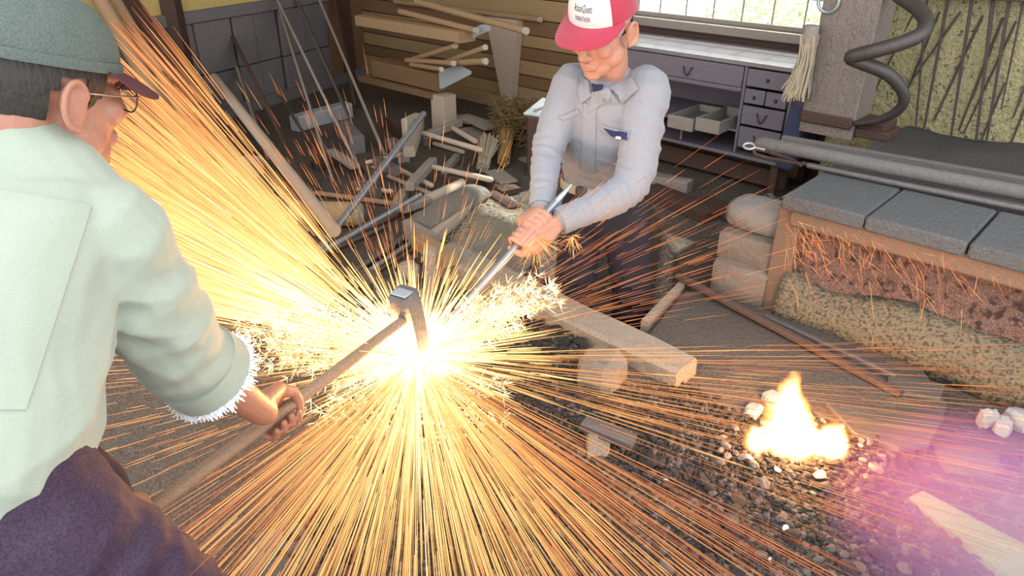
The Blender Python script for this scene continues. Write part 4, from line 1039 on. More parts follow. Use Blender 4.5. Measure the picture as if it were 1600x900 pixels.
def patch(name, bvh, quad, nu, nv, lift, thick, m, parent, curve=None):
    """cloth piece lying on a garment; quad = 4 picture corners (tl, tr, br, bl), found on the surface"""
    top = []; bot = []
    for j in range(nv+1):
        for i in range(nu+1):
            u, v = i/nu, j/nv
            x = (quad[0][0]*(1-u)+quad[1][0]*u)*(1-v)+(quad[3][0]*(1-u)+quad[2][0]*u)*v
            y = (quad[0][1]*(1-u)+quad[1][1]*u)*(1-v)+(quad[3][1]*(1-u)+quad[2][1]*u)*v
            d = ray(x, y).normalized(); hit, no, idx, dist = bvh.ray_cast(CV, d)
            if hit is None: return None
            if no.dot(d) > 0: no = -no
            top.append(hit + no*(lift+thick)); bot.append(hit + no*(lift-thick*0.6))
    W = nu+1; N = W*(nv+1); fs = []
    for j in range(nv):
        for i in range(nu):
            a = j*W+i; fs.append((a, a+W, a+W+1, a+1)); fs.append((N+a, N+a+1, N+a+W+1, N+a+W))
    edge = [i for i in range(W)] + [j*W+nu for j in range(1, nv+1)] + [nv*W+i for i in range(nu-1, -1, -1)] + [j*W for j in range(nv-1, 0, -1)]
    for a, b in zip(edge, edge[1:]+edge[:1]): fs.append((a, b, N+b, N+a))
    mb = MB(); mb.add(top+bot, fs); return put(name, mb, m, parent, 40)
def child_mesh(name, me, m, par):
    """me in world coordinates -> child of par"""
    b = Vector(par['_o']); me.transform(Matrix.Translation(-b)); o = link(name, me, m, par); o['_o'] = tuple(b); return o
def wrinkles(spots, amp=0.006, base=0.0022, fs=11.0, seed=0.0):
    """spots: (centre, axis, radius, wavelength, amplitude) fold trains; plus soft noise"""
    def f(co, no):
        n = len(co); d = np.zeros(n)
        for i in range(n):
            x, y, z = co[i]; d[i] = base*(mnoise.noise((x*fs+seed, y*fs, z*fs)) + 0.6*mnoise.noise((x*fs*2.3, y*fs*2.3+seed, z*fs*2.3)))
        for c, ax, r, wl, a in spots:      # irregular creases running across ax
            v = co - np.array(c); dist = np.sqrt((v**2).sum(1)); w = np.exp(-(dist/r)**2); m = np.where(w > 0.02)[0]
            axv = Vector(ax).normalized(); e1 = axv.orthogonal().normalized(); e2 = axv.cross(e1)
            A = np.array((axv, e1, e2)).T; q = v[m] @ A
            for i, (s_, p1, p2) in zip(m, q):
                k = mnoise.noise((s_/wl*1.15+seed, p1/wl*0.33, p2/wl*0.33)); k2 = mnoise.noise((s_/wl*2.1, p1/wl*0.6+seed, p2/wl*0.6))
                d[i] += a*w[i]*(2.4*(0.42-abs(k)*1.9) + 0.9*k2)
        return d
    return f
def dome(mb, h, cx, cy, z0, rx, ry, hgt, a0, a1, tilt=0.0, thick=0.0035, nu=26, nv=9, peak=0.0):
    """part of a cap crown between angles a0..a1 (degrees, 90 = front), a solid shell"""
    out = []; inn = []
    for j in range(nv+1):
        t = j/nv*math.pi/2*0.995
        for i in range(nu+1):
            a = math.radians(a0+(a1-a0)*i/nu); c = math.cos(t)**0.72; zz = z0 + hgt*math.sin(t)
            fx = math.cos(a)*rx*c; fy = math.sin(a)*ry*c; zz += tilt*fy + peak*max(0, math.sin(a))*math.sin(2*t)
            out.append(h(cx+fx, cy+fy, zz)); inn.append(h(cx+fx*(1-thick/rx), cy+fy*(1-thick/ry), zz-thick*math.sin(t)))
    W = nu+1; N = len(out); fs = []
    for j in range(nv):
        for i in range(nu):
            a = j*W+i; fs.append((a, a+1, a+W+1, a+W)); fs.append((N+a, N+a+W, N+a+W+1, N+a+1))
    for i in range(nu): fs.append((i, N+i, N+i+1, i+1))
    for j in range(nv): fs.append((j*W, (j+1)*W, N+(j+1)*W, N+j*W)); fs.append((j*W+nu, N+j*W+nu, N+(j+1)*W+nu, (j+1)*W+nu))
    mb.add(out+inn, fs)
def visor(mb, h, cx, cy, z0, rx, ry, tilt, length, drop, half=68, arch=0.018, thick=0.004, nu=22, nv=7):
    out = []; bot = []
    for j in range(nv+1):
        s = j/nv
        for i in range(nu+1):
            q = -1+2*i/nu; a = math.radians(90 - half*q); c, sn = math.cos(a), math.sin(a)
            e = length*s*(1-abs(q)**2.6)**0.55 if abs(q) < 1 else 0
            x = cx + c*rx*(1+0.10*s); y = cy + sn*ry + e
            z = z0 + tilt*sn*ry - drop*(e/length)**1.2 + arch*(1-(q*q)*1.7)*(e/length)
            out.append(h(x, y, z)); bot.append(h(x, y, z-thick))
    W = nu+1; N = len(out); fs = []
    for j in range(nv):
        for i in range(nu):
            a = j*W+i; fs.append((a, a+W, a+W+1, a+1)); fs.append((N+a, N+a+1, N+a+W+1, N+a+W))
    for i in range(nu): fs.append((i, i+1, N+i+1, N+i)); fs.append((nv*W+i, N+nv*W+i, N+nv*W+i+1, nv*W+i+1))
    for j in range(nv): fs.append((j*W, N+j*W, N+(j+1)*W, (j+1)*W)); fs.append((j*W+nu, (j+1)*W+nu, N+(j+1)*W+nu, N+j*W+nu))
    mb.add(out+bot, fs)
def hair_shell(h, m, par, keep, r=(.080, .102, .088), off=(0, -.014, .043)):
    mb = MB(); nu, nv = 48, 30; k = h.k; grid = {}
    vs = []; fs = []
    for i in range(nv+1):
        for j in range(nu):
            ph = math.pi*i/nv; t = 2*math.pi*j/nu
            x, y, z = r[0]*math.sin(ph)*math.cos(t), r[1]*math.sin(ph)*math.sin(t), r[2]*math.cos(ph)
            w = 1 + 0.012*mnoise.noise((x*90, y*90, z*25)); vs.append((x*w+off[0], y*w+off[1], z*w+off[2]))
    used = {}; V2 = []
    def vid(a):
        if a not in used: used[a] = len(V2); V2.append(h(*vs[a]))
        return used[a]
    for i in range(nv):
        for j in range(nu):
            f = (i*nu+j, (i+1)*nu+j, (i+1)*nu+(j+1) % nu, i*nu+(j+1) % nu); c = [sum(vs[q][d] for q in f)/4 for d in range(3)]
            if keep(*c): fs.append(tuple(vid(q) for q in f))
    mb.add(V2, fs); return put('hair', mb, m, par, 60)

# ---------------------------------------------------------------- the smith standing in the pit
ROD_TIP = STRIKE + V(0, 0, 0.014); ROD_H = aty(833, 356, 2.20); ROD_D = ROD_H - ROD_TIP; ROD_A = ROD_D.normalized()
def smith():
    J = {k: aty(*v) for k, v in dict(neck=(957, 134, 2.56), shR=(888, 132, 2.62), shL=(1020, 142, 2.50), elR=(855, 230, 2.52), wrR=(846, 326, 2.30), elL=(992, 296, 2.36), wrL=(872, 347, 2.23), waist=(938, 276, 2.70)).items()}
    r = root('person', V(0.38, 2.76, -0.46), 'person in red and white cap and grey work jacket holding steel in the pit', 'person', None)
    h = HeadFrame(aty(942, 45, 2.45), (-0.52, -0.68, -0.38), roll=-0.10, k=1.17)
    gR = ROD_TIP + ROD_D*1.045; gL = ROD_TIP + ROD_D*0.915
    side = (J['shL'] - J['shR']); side.z = 0; side.normalize(); front = V(side.y, -side.x, 0)
    W = J['waist']; HP = W + V(0.03, 0.05, -0.13); CH = J['shR'].lerp(J['shL'], .5).lerp(W, 0.38) + front*0.015
    SHC = J['shR'].lerp(J['shL'], 0.5)
    hipR = HP - side*0.09 - ZV*0.04; hipL = HP + side*0.09 - ZV*0.04
    knR = hipR + V(-0.03, -0.09, -0.36); knL = hipL + V(0.05, -0.03, -0.36); anR = V(knR.x-.01, knR.y+.10, -0.39); anL = V(knL.x+.02, knL.y+.09, -0.39)
    # body: one continuous skin
    mb = MB(); head_solids(mb, h)
    limb(mb, [h(0, -.035, -.04), J['neck'] + ZV*0.02, SHC - ZV*0.02], [.054, .056, .06])
    sweep(mb, [HP - ZV*0.08, W, CH, SHC + ZV*0.01], [.13, .12, .145, .12], [.09, .085, .10, .06], CIRC(20), up=front, rnd=3)
    for s, e, w, g, sg in (('shR', 'elR', 'wrR', gR, 1), ('shL', 'elL', 'wrL', gL, -1)):
        limb(mb, [J[s], J[e], J[w], J[w].lerp(g, 0.2)], [.050, .042, .029, .027])
        hand_solids(mb, J[w], g, ROD_A*(-1), 0.013, sg, 1.0, out=V(0.1, -0.6, 0.75) if s == 'shR' else V(0.35, -0.7, 0.6))
    for hp, kn, an in ((hipR, knR, anR), (hipL, knL, anL)):
        limb(mb, [hp, kn, an], [.078, .055, .038]); sweep(mb, [an + V(0, .02, -.02), an + V(-.02, -.07, -.04), an + V(-.03, -.14, -.05)], [.035, .04, .032], [.035, .028, .018], CIRC(12), up=ZV, rnd=2)
    me = evaluated(mb, 'body', 0.0042, 3); child_mesh('body', me, M_SKIN, r)
    # work jacket
    JK = mat('grey_work_cotton', (0.235, 0.24, 0.265), (0.285, 0.29, 0.315), rough=0.85, scale=7, bump=0.12, bscale=260, sheen=0.2)
    mb = MB()
    wl = W - ZV*0.005
    nax = (h(0, -.035, -.05) - J['neck']).normalized(); limb(mb, [SHC, J['neck'] + nax*0.004], [.110, .074], rnd=1)
    sweep(mb, [wl, W.lerp(CH, .35), CH, CH.lerp(SHC, .6), SHC + ZV*0.015, SHC + ZV*0.04], [.148, .160, .180, .185, .160, .085], [.112, .120, .126, .108, .080, .05], SUP(26, 2.3), up=front, rnd=2)
    limb(mb, [J['shR'] + side*0.02, J['elR'], J['wrR'] + (J['elR']-J['wrR']).normalized()*0.015], [.080, .060, .043], n=6, rnd=2)
    limb(mb, [J['shL'] - side*0.025, J['elL'], J['wrL'] + (J['elL']-J['wrL']).normalized()*0.03], [.086, .066, .046], n=6, rnd=2)
    eL, eR = J['elL'], J['elR']; fa = (J['wrL']-eL); ua = (eL - J['shL'])
    sp = [(eL, fa, .09, .040, .006), (eL.lerp(J['wrL'], .5), fa, .08, .035, .0035), (J['shL'].lerp(eL, .35), ua, .12, .07, .005), (eR, (J['wrR']-J['shR']), .09, .042, .005), (J['wrR'].lerp(eR, .3), J['wrR']-eR, .06, .03, .003),
          (CH - side*.08, side + ZV*0.8, .14, .07, .004), (W + ZV*.06, ZV + side*.3, .14, .045, .004), (J['shL'].lerp(CH, .5), side*.7+ZV, .12, .06, .004)]
    me = evaluated(mb, 'jacket', 0.0055, 5, wrinkles(sp)); jk = child_mesh('jacket', me, JK, r)
    bv = bvh_of(jk)
    P = lambda nm, q, nu, nv, lift=0.002, th=0.0022, m=JK: patch(nm, bv, q, nu, nv, lift, th, m, jk)
    NAVY = mat('navy_print', (0.02, 0.025, 0.09), (0.03, 0.04, 0.13), rough=0.8); WHT = mat('white_print', (0.75, 0.77, 0.8), (0.85, 0.86, 0.88), rough=0.8)
    P('placket', ((913, 160), (932, 168), (930, 268), (908, 266)), 5, 16)
    P('pocket_flap', ((872, 184), (903, 170), (907, 176), (880, 188)), 6, 3, .003, .003)
    P('pocket_flap', ((940, 194), (985, 208), (983, 216), (939, 203)), 8, 3, .003, .003)
    P('chest_seam', ((898, 236), (985, 262), (985, 265), (898, 239)), 14, 1, .001, .0015)
    P('printed_logo', ((943, 199), (982, 209), (981, 219), (955, 211)), 10, 3, .0068, .0008, NAVY)
    P('printed_logo', ((963, 212), (974, 214), (973, 218), (964, 216)), 4, 2, .0085, .0006, WHT)
    P('storm_flap', ((926, 144), (952, 137), (953, 156), (920, 176)), 6, 6, .004, .003)
    # collar: two leaves standing off the neck
    for (q, sgn) in ((((950, 140), (990, 124), (998, 140), (976, 162)), 1), (((905, 118), (922, 126), (926, 150), (908, 162)), -1)):
        P('collar', q, 8, 8, .010 if sgn > 0 else .006, .004)
    mb = MB(); nk = J['neck']; ring = []
    u1 = side - nax*side.dot(nax); u1.normalize(); u2 = u1.cross(nax)
    for i in range(30):
        a = math.radians(-62 + 304*i/29); ring.append(nk + nax*0.010 + u1*math.cos(a)*0.078 - u2*math.sin(a)*0.078)
    sweep(mb, ring, .006, .024, SUP(8, 3), up=nax); put('collar_stand', mb, JK, jk, 50)
    d = ray(945, 154).normalized(); hit, no, _, _ = bv.ray_cast(CV, d)
    if hit: mb = MB(); bar(hit, hit + no*0.009, 0.0065, prof=CIRC(12), mb=mb); put('snap_button', mb, M_STEEL, jk)
    for wr, el, rad in ((J['wrR'], eR, .0445), (J['wrL'], eL, .0475)):
        dd = (el-wr).normalized(); mb = MB(); bar(wr + dd*0.004, wr + dd*0.052, rad, prof=CIRC(22), n=3, jit=0.012, mb=mb); put('cuff', mb, JK, jk, 50)
    # dark undershirt at the neck
    us = patch('undershirt', bv, ((925, 130), (943, 134), (934, 158), (930, 156)), 6, 8, .002, .002, mat('dark_blue_knit', (0.02, 0.025, 0.06), (0.035, 0.04, 0.09), rough=0.95), r)
    # trousers, belt
    TR = mat('dark_navy_trousers', (0.016, 0.014, 0.022), (0.032, 0.028, 0.04), rough=0.9, scale=7, bump=0.2, bscale=60)
    mb = MB(); sweep(mb, [W + ZV*0.01, W.lerp(HP, .6), HP - ZV*0.06], [.140, .152, .150], [.105, .115, .115], SUP(24, 2.3), up=front, rnd=2)
    for hp, kn, an in ((hipR, knR, anR), (hipL, knL, anL)): limb(mb, [hp, kn, an + ZV*0.02], [.098, .082, .075], n=6)
    me = evaluated(mb, 'trousers', 0.008, 4, wrinkles([(knR, ZV, .15, .05, .006), (knL, ZV, .15, .05, .006), (HP, side, .2, .08, .005)])); tr = child_mesh('trousers', me, TR, r)
    bt = bvh_of(tr); mb = MB(); pts = []
    for i in range(41):
        a = 2*math.pi*i/40; pts.append(W - ZV*0.028 + side*math.cos(a)*.156 + front*math.sin(a)*.120)
    sweep(mb, pts, .004, .018, RECT(0.2), up=ZV); be = put('belt', mb, mat('tan_webbing', (0.34, 0.28, 0.20), (0.46, 0.39, 0.29), rough=0.8, scale=20), r, 40); be['label'] = 'tan webbing belt'
    c = W - ZV*0.028 + side*(-.035)*1 + front*.122
    mb = MB(); box(mb, c, side, front, ZV, .05, .01, .045, .006); put('buckle', mb, mat('dark_buckle', (0.05, 0.05, 0.06), (0.09, 0.09, 0.10), rough=0.35, metal=0.6), be)
    for hx, an in ((-1, anR), (1, anL)):
        mb = MB(); sweep(mb, [an + V(0, .045, -.035), an + V(-.01, 0, -.02), an + V(-.02, -.08, -.038), an + V(-.03, -.165, -.05)], [.036, .046, .048, .036], [.034, .05, .034, .02], SUP(14, 2.4), up=ZV, rnd=2); put('boot', mb, M_BLACKI, r, 60)
    # cap
    RED = mat('red_cap_cloth', (0.34, 0.016, 0.04), (0.42, 0.03, 0.06), rough=0.75, scale=8, bump=0.15, bscale=200, sheen=0.3)
    FOAM = mat('white_cap_foam', (0.60, 0.575, 0.53), (0.66, 0.635, 0.59), rough=0.9, scale=10)
    cx, cy, z0, rx, ry, hg, tl = 0, -.010, .048, .088, .108, .100, 0.12
    mb = MB(); dome(mb, h, cx, cy, z0, rx, ry, hg, 138, 402, tl, peak=0.0); cap = put('cap', mb, RED, r, 50); cap['label'] = 'red and white mesh-back cap'
    mb = MB(); dome(mb, h, cx, cy, z0, rx+.001, ry+.001, hg+.002, 40, 140, tl, peak=0.016); fp = put('front_panel', mb, FOAM, cap, 50)
    mb = MB(); visor(mb, h, cx, cy, z0+.002, rx+.002, ry+.002, tl, .078, .030); put('brim', mb, RED, cap, 50)
    mb = MB(); ell(mb, h(cx, cy, z0+hg+.002), (.007, .007, .004)); put('top_button', mb, RED, cap)
    def cap_text(txt, size, vlow, m, squeeze=1.0, shear=0.25):
        cu = bpy.data.curves.new('t', 'FONT'); cu.body = txt; cu.size = 1; cu.align_x = 'CENTER'; cu.resolution_u = 3; cu.shear = shear; cu.extrude = 0
        o = bpy.data.objects.new('t', cu); COL.objects.link(o); dg = bpy.context.evaluated_depsgraph_get(); dg.update()
        me = bpy.data.meshes.new_from_object(o.evaluated_get(dg)); bpy.data.objects.remove(o)
        bm = bmesh.new(); bm.from_mesh(me); bmesh.ops.triangulate(bm, faces=bm.faces)
        vs = []
        for v in bm.verts:
            s = v.co.x*size*squeeze; t = vlow + (v.co.y*size)/0.11; tt = t*math.pi/2
            a = math.pi/2 + s/(0.094); c = math.cos(tt)**0.72
            fx = math.cos(a)*(rx+.0024)*c; fy = math.sin(a)*(ry+.0024)*c; zz = z0 + (hg+.003)*math.sin(tt) + tl*fy + 0.016*max(0, math.sin(a))*math.sin(2*tt)
            vs.append(h(cx+fx, cy+fy, zz))
        fs = [tuple(v.index for v in f.verts) for f in bm.faces]; bm.free()
        mb = MB(); mb.add(vs, fs); put('lettering', mb, m, fp, None)
    cap_text('ActionQuest', .0175, .215, NAVY, .66)
    cap_text('MARATHON', .0105, .095, NAVY, .80)
    # short grey hair below the cap
    hair_shell(h, M_HAIRG, r, lambda x, y, z: z < .062 and z > -.035 and y < .045 - max(0, (.03-z))*0.6 and not (abs(x) > .06 and -.035 < y < .012 and z < .03), r=(.0785, .1005, .086))
    for sx in (-1, 1):
        e = put('eye', ell(MB(), h(sx*.031, .084, .012), (.010, .008, .006), h.M()), mat('eye_white', (0.6, 0.55, 0.5), (0.7, 0.65, 0.6), rough=0.3), r, 60)
        put('iris', ell(MB(), h(sx*.031, .0905, .011), (.004, .002, .004), h.M()), M_HAIRB, e, 60)
        sw = MB(); sweep(sw, [h(sx*.014, .094, .036), h(sx*.032, .093, .041), h(sx*.050, .080, .037)], [.003, .004, .002], prof=CIRC(6), rnd=1); put('eyebrow', sw, M_HAIRG, r, 60)
    return r
smith()

# steel bar in the smith's hands, white hot at the anvil
def steel():
    r = root('steel_bar', ROD_TIP, 'long grey steel bar held by the smith, end white hot', 'steel bar')
    put('shank', bar(ROD_TIP + ROD_D*0.22, ROD_TIP + ROD_D*1.22, 0.0115, 0.0115, SUP(12, 3), n=4), M_STEEL, r, 50)
    HOT = mat('white_hot_steel', (1, .8, .5), (1, .85, .6), emis=(1.0, 0.72, 0.34), estr=30.0)
    put('hot_end', bar(ROD_TIP + ROD_D*0.10 + ZV*0.004, ROD_TIP + ROD_D*0.22, 0.012, 0.012, SUP(12, 3)), mat('orange_hot_steel', (1, .5, .2), (1, .5, .2), emis=(1.0, 0.42, 0.10), estr=6.0), r, 50)
    put('billet', bar(STRIKE - V(ROD_A.x, ROD_A.y, 0)*0.05 + ZV*0.012, ROD_TIP + ROD_D*0.11 + ZV*0.002, 0.024, 0.014, RECT(0.25), up=ZV, n=3), HOT, r, 40)
    mb = MB(); q = ROD_TIP + ROD_D*1.19; sweep(mb, [q, q + ROD_A*0.05, q + ROD_A*0.10], [.010, .009, .004], prof=CIRC(8), rnd=1); put('pale_tip', mb, M_SHEET, r, 60)
steel()

# ---------------------------------------------------------------- the striker swinging the sledge
HZ = 0.385
HB = atz(150, 860, HZ); HH = atz(632, 500, HZ); HD = (HH-HB).normalized()
def sledge():
    r = root('sledgehammer', V(HH.x, HH.y, 0.2), 'long-handled sledgehammer in the striker\'s fist, head over the anvil', 'sledgehammer')
    put('handle', bar(HB, HH + HD*0.03, 0.0165, 0.0145, SUP(12, 2.4), n=6, taper=0.95), mat('brown_handle_wood', (0.22, 0.13, 0.08), (0.36, 0.24, 0.16), rough=0.7, scale=8, bump=0.15), r, 50)
    top = V(HH.x, HH.y, HZ + 0.085) + V(0.0, 0.012, 0); bot = V(STRIKE.x, STRIKE.y, STRIKE.z + 0.035)
    ax = (bot-top).normalized(); mb = MB(); sd = V(HD.x, HD.y, 0).normalized()
    sweep(mb, [top, top + ax*0.008, top.lerp(bot, 0.25), top.lerp(bot, 0.5), top.lerp(bot, 0.9), bot], [.030, .034, .037, .037, .035, .030], [.030, .034, .036, .036, .034, .030], RECT(0.22), up=sd)
    put('head', mb, M_IRON, r, 40)
    mb = MB(); box(mb, top - ax*0.001, sd, ax, sd.cross(ax).normalized(), .052, .004, .052, .001); put('struck_face', mb, M_SHEET, r)
sledge()
def striker():
    fr = V(.37, .93, 0).normalized(); rt = V(.93, -.37, 0).normalized()
    r = root('person', V(-0.75, 0.75, 0), 'person in green cap and pale jacket swinging the sledgehammer', 'person')
    shR = aty(188, 374, 1.03); shL = shR - rt*0.36 + ZV*0.07; elR = aty(286, 556, 1.14); gr = atz(436, 652, HZ); wr = aty(404, 640, 1.26)
    SHC = shR.lerp(shL, .5); neck = SHC + ZV*0.075 + fr*0.02
    W = aty(-38, 700, .80); CH = SHC.lerp(W, .42) - fr*0.02; HP = W + V(0.0, 0.0, -0.12)
    h = HeadFrame(aty(72, 146, 1.15), (.46, .86, -.26), roll=0.05, k=1.10)
    hipR = HP + rt*0.09; hipL = HP - rt*0.09
    knR = aty(262, 935, .83); anR = V(knR.x+.02, knR.y+.10, 0.09); knL = V(hipL.x+.02, hipL.y+.22, .46); anL = V(knL.x-.02, knL.y-.04, .09)
    g2 = HB + HD*0.06; elL = V(-1.02, 0.98, .72); wrL = elL.lerp(g2, .78) - ZV*0.0
    mb = MB(); head_solids(mb, h)
    limb(mb, [h(0, -.035, -.03), neck.lerp(h(0, -.035, -.06), .5), SHC - ZV*0.02], [.056, .056, .045])
    sweep(mb, [HP - ZV*0.06, W, CH, SHC + ZV*0.01], [.14, .13, .155, .13], [.095, .09, .105, .065], CIRC(20), up=-fr, rnd=3)
    limb(mb, [shR, elR, wr, wr.lerp(gr, .25)], [.054, .047, .033, .031]); hand_solids(mb, wr, gr, HD, 0.016, 1, 1.12, out=V(-.2, -.3, .9))
    limb(mb, [shL, elL, wrL, wrL.lerp(g2, .3)], [.052, .044, .030, .028]); hand_solids(mb, wrL, g2, HD, 0.016, -1, 1.0, out=V(-.5, -.2, .6))
    for hp, kn, an in ((hipR, knR, anR), (hipL, knL, anL)):
        limb(mb, [hp, kn, an], [.082, .058, .04]); sweep(mb, [an + V(0, -.03, -.03), an + V(.03, .06, -.05), an + V(.05, .14, -.06)], [.035, .04, .032], [.035, .028, .018], CIRC(12), up=ZV, rnd=2)
    me = evaluated(mb, 'body', 0.0036, 3); child_mesh('body', me, M_SKIN2, r)
    # jacket: loose, pale, sleeve rolled at the forearm
    JK = mat('pale_green_cotton', (0.30, 0.335, 0.272), (0.32, 0.355, 0.29), rough=0.9, scale=5, bump=0.03, bscale=220, sheen=0.2)
    mb = MB()
    hem = W.lerp(CH, .20) - fr*0.055 - ZV*0.055
    sweep(mb, [hem, W.lerp(CH, .26), W.lerp(CH, .55), CH, CH.lerp(SHC, .6), SHC + ZV*0.02, SHC + ZV*0.06], [.178, .180, .186, .194, .196, .172, .095], [.135, .135, .140, .142, .122, .095, .07], SUP(28, 2.25), up=-fr, rnd=1)
    nax = (h(0, -.035, -.06) - neck).normalized(); limb(mb, [SHC, neck.lerp(h(0, -.035, -.06), .12)], [.125, .088], rnd=1); limb(mb, [shR.lerp(SHC, .3), neck], [.085, .085], rnd=1)
    ce = elR.lerp(wr, .30)
    limb(mb, [shR - rt*0.03, shR.lerp(elR, .5) + V(-.005, -.01, 0), elR, ce], [.096, .090, .086, .080], n=6, rnd=2)
    limb(mb, [shL + rt*0.03, elL, wrL], [.088, .068, .05], n=6, rnd=2)
    ua = elR - shR
    sp = [(elR, ua, .12, .07, .006), (shR.lerp(elR, .4), ua + rt*.1, .13, .09, .006), (shR + V(0, -.05, -.14), rt + ZV*.7, .12, .07, .006), (CH - rt*.02 - fr*.13, rt*.3 + ZV, .25, .11, .004), (W + rt*.1, rt + ZV*.5, .2, .08, .006)]
    me = evaluated(mb, 'jacket', 0.0055, 6, wrinkles(sp, base=.003, fs=8)); jk = child_mesh('jacket', me, JK, r); bv = bvh_of(jk)
    P = lambda nm, q, nu, nv, lift=0.001, th=0.0016, m=JK: patch(nm, bv, q, nu, nv, lift, th, m, jk)
    P('back_panel', ((-80, 285), (142, 322), (40, 640), (-80, 640)), 20, 30, .0012, .0018)
    # rolled cuff with its lining
    cd = (ce-elR).normalized(); mb = MB(); bar(ce - cd*0.045, ce + cd*0.018, .088, prof=CIRC(28), n=5, jit=0.012, mb=mb); cf = put('rolled_cuff', mb, JK, jk, 60)
    rg = random.Random(3); mb = MB(); xx, yy = frame(cd)
    for k in range(900):
        a = rg.uniform(0, 6.283); rad = .082 + rg.uniform(-.004, .008); p = ce + cd*0.006 + xx*math.cos(a)*rad + yy*math.sin(a)*rad
        d = cd*rg.uniform(.004, .014) + xx*math.cos(a)*rg.uniform(0, .012) + yy*math.sin(a)*rg.uniform(0, .012) + V(rg.gauss(0, .004), rg.gauss(0, .004), rg.gauss(0, .004)); sweep(mb, [p, p + d], [.0022, .0012], prof=CIRC(3))
    fz = put('cuff_lining', mb, mat('white_fluff', (0.72, 0.74, 0.78), (0.82, 0.84, 0.88), rough=0.95), jk, None); fz['label'] = 'white fluffy cuff lining'; fz['kind'] = 'stuff'
    mb = MB(); ring = []
    for i in range(33):
        a = 2*math.pi*i/32; u1 = rt - nax*rt.dot(nax); u1.normalize(); u2 = nax.cross(u1); ring.append(neck + nax*0.012 + u1*math.cos(a)*.083 + u2*math.sin(a)*.083)
    sweep(mb, ring, .007, .024, SUP(8, 3), up=nax); put('collar', mb, JK, jk, 50)
    # trousers
    TR = mat('purple_black_trousers', (0.026, 0.013, 0.030), (0.052, 0.028, 0.055), rough=0.8, scale=5, bump=0.05, bscale=160)
    mb = MB(); sweep(mb, [W.lerp(CH, .30), W, W.lerp(HP, .6), HP - ZV*0.07], [.150, .160, .170, .165], [.108, .118, .13, .13], SUP(24, 2.3), up=-fr, rnd=2)
    limb(mb, [hipR, knR, anR + ZV*0.02], [.108, .092, .078], n=6); limb(mb, [hipL, knL, anL + ZV*0.02], [.105, .088, .078], n=6)
    th = knR - hipR
    me = evaluated(mb, 'trousers', 0.007, 4, wrinkles([(knR, th, .14, .055, .007), (hipR.lerp(knR, .4), th, .16, .07, .008), (HP, rt, .2, .08, .005)])); child_mesh('trousers', me, TR, r)
    for an in (anR, anL):
        mb = MB(); sweep(mb, [an + V(-.01, -.05, -.05), an + V(0, 0, -.04), an + V(.03, .07, -.055), an + V(.05, .16, -.065)], [.036, .046, .048, .036], [.034, .045, .032, .02], SUP(14, 2.4), up=ZV, rnd=2); put('boot', mb, M_BLACKI, r, 60)
    # cap
    GC = mat('green_grey_cap_cloth', (0.065, 0.082, 0.075), (0.11, 0.13, 0.118), rough=0.9, scale=9, bump=0.12, bscale=40)
    BR = mat('maroon_brim', (0.07, 0.018, 0.025), (0.10, 0.03, 0.035), rough=0.8, scale=9)
    cx, cy, z0, rx, ry, hg, tl = 0, -.012, .046, .090, .110, .098, -0.05
    mb = MB(); dome(mb, h, cx, cy, z0, rx, ry, hg, 0, 360, tl, nu=60, nv=14)
    rgs = [mnoise.noise((q[0]*22, q[1]*22, q[2]*22)) for q in mb.v]; c0 = h(cx, cy, z0)
    mb.v = [tuple(Vector(q) + (Vector(q)-c0).normalized()*0.003*w) for q, w in zip(mb.v, rgs)]
    cap = put('cap', mb, GC, r, 60); cap['label'] = 'worn green-grey cloth cap'
    mb = MB(); visor(mb, h, cx, cy, z0+.002, rx+.001, ry+.001, tl, .066, .046, half=64); put('brim', mb, BR, cap, 50)
    mb = MB(); pts = [h(cx+math.cos(a)*(rx+.0015), cy+math.sin(a)*(ry+.0015), z0+.006+tl*math.sin(a)*ry) for a in [2*math.pi*i/48 for i in range(49)]]
    sweep(mb, pts, .002, .008, RECT(.2), up=h.u); put('cap_band', mb, GC, cap, 50)
    def keep(x, y, z):
        if z > .075 or y > .050 or (abs(x) < .05 and y > .02): return False
        if abs(x) > .045 and ((y+.008)/.029)**2 + ((z+.004)/.040)**2 < 1: return False
        if y > .012: return z > -.030 + (y-.012)*1.3
        if y > -.006: return z > .02
        if y > -.03: return z > -.035
        return z > -.072 + .012*mnoise.noise((x*60, y*60, 0))
    hair_shell(h, M_HAIRB, r, keep, r=(.0815, .104, .096))
    # sideburn and spectacles
    for sx in (-1, 1):
        e = put('eye', ell(MB(), h(sx*.031, .084, .012), (.010, .008, .006), h.M()), MATS['eye_white'], r, 60); put('iris', ell(MB(), h(sx*.031, .0905, .011), (.004, .002, .004), h.M()), M_HAIRB, e, 60)
        sw = MB(); sweep(sw, [h(sx*.014, .094, .036), h(sx*.032, .093, .041), h(sx*.050, .080, .037)], [.003, .004, .002], prof=CIRC(6), rnd=1); put('eyebrow', sw, M_HAIRB, r, 60)
    FRM = mat('spectacle_metal', (0.30, 0.29, 0.28), (0.42, 0.41, 0.40), rough=0.3, metal=0.8)
    gl = put('spectacles', sweep(MB(), [h(-.014, .108, .012), h(0, .114, .016), h(.014, .108, .012)], .0014, prof=CIRC(6)), FRM, r, 60); gl['label'] = 'thin metal spectacles'
    LENS = glass_mat()
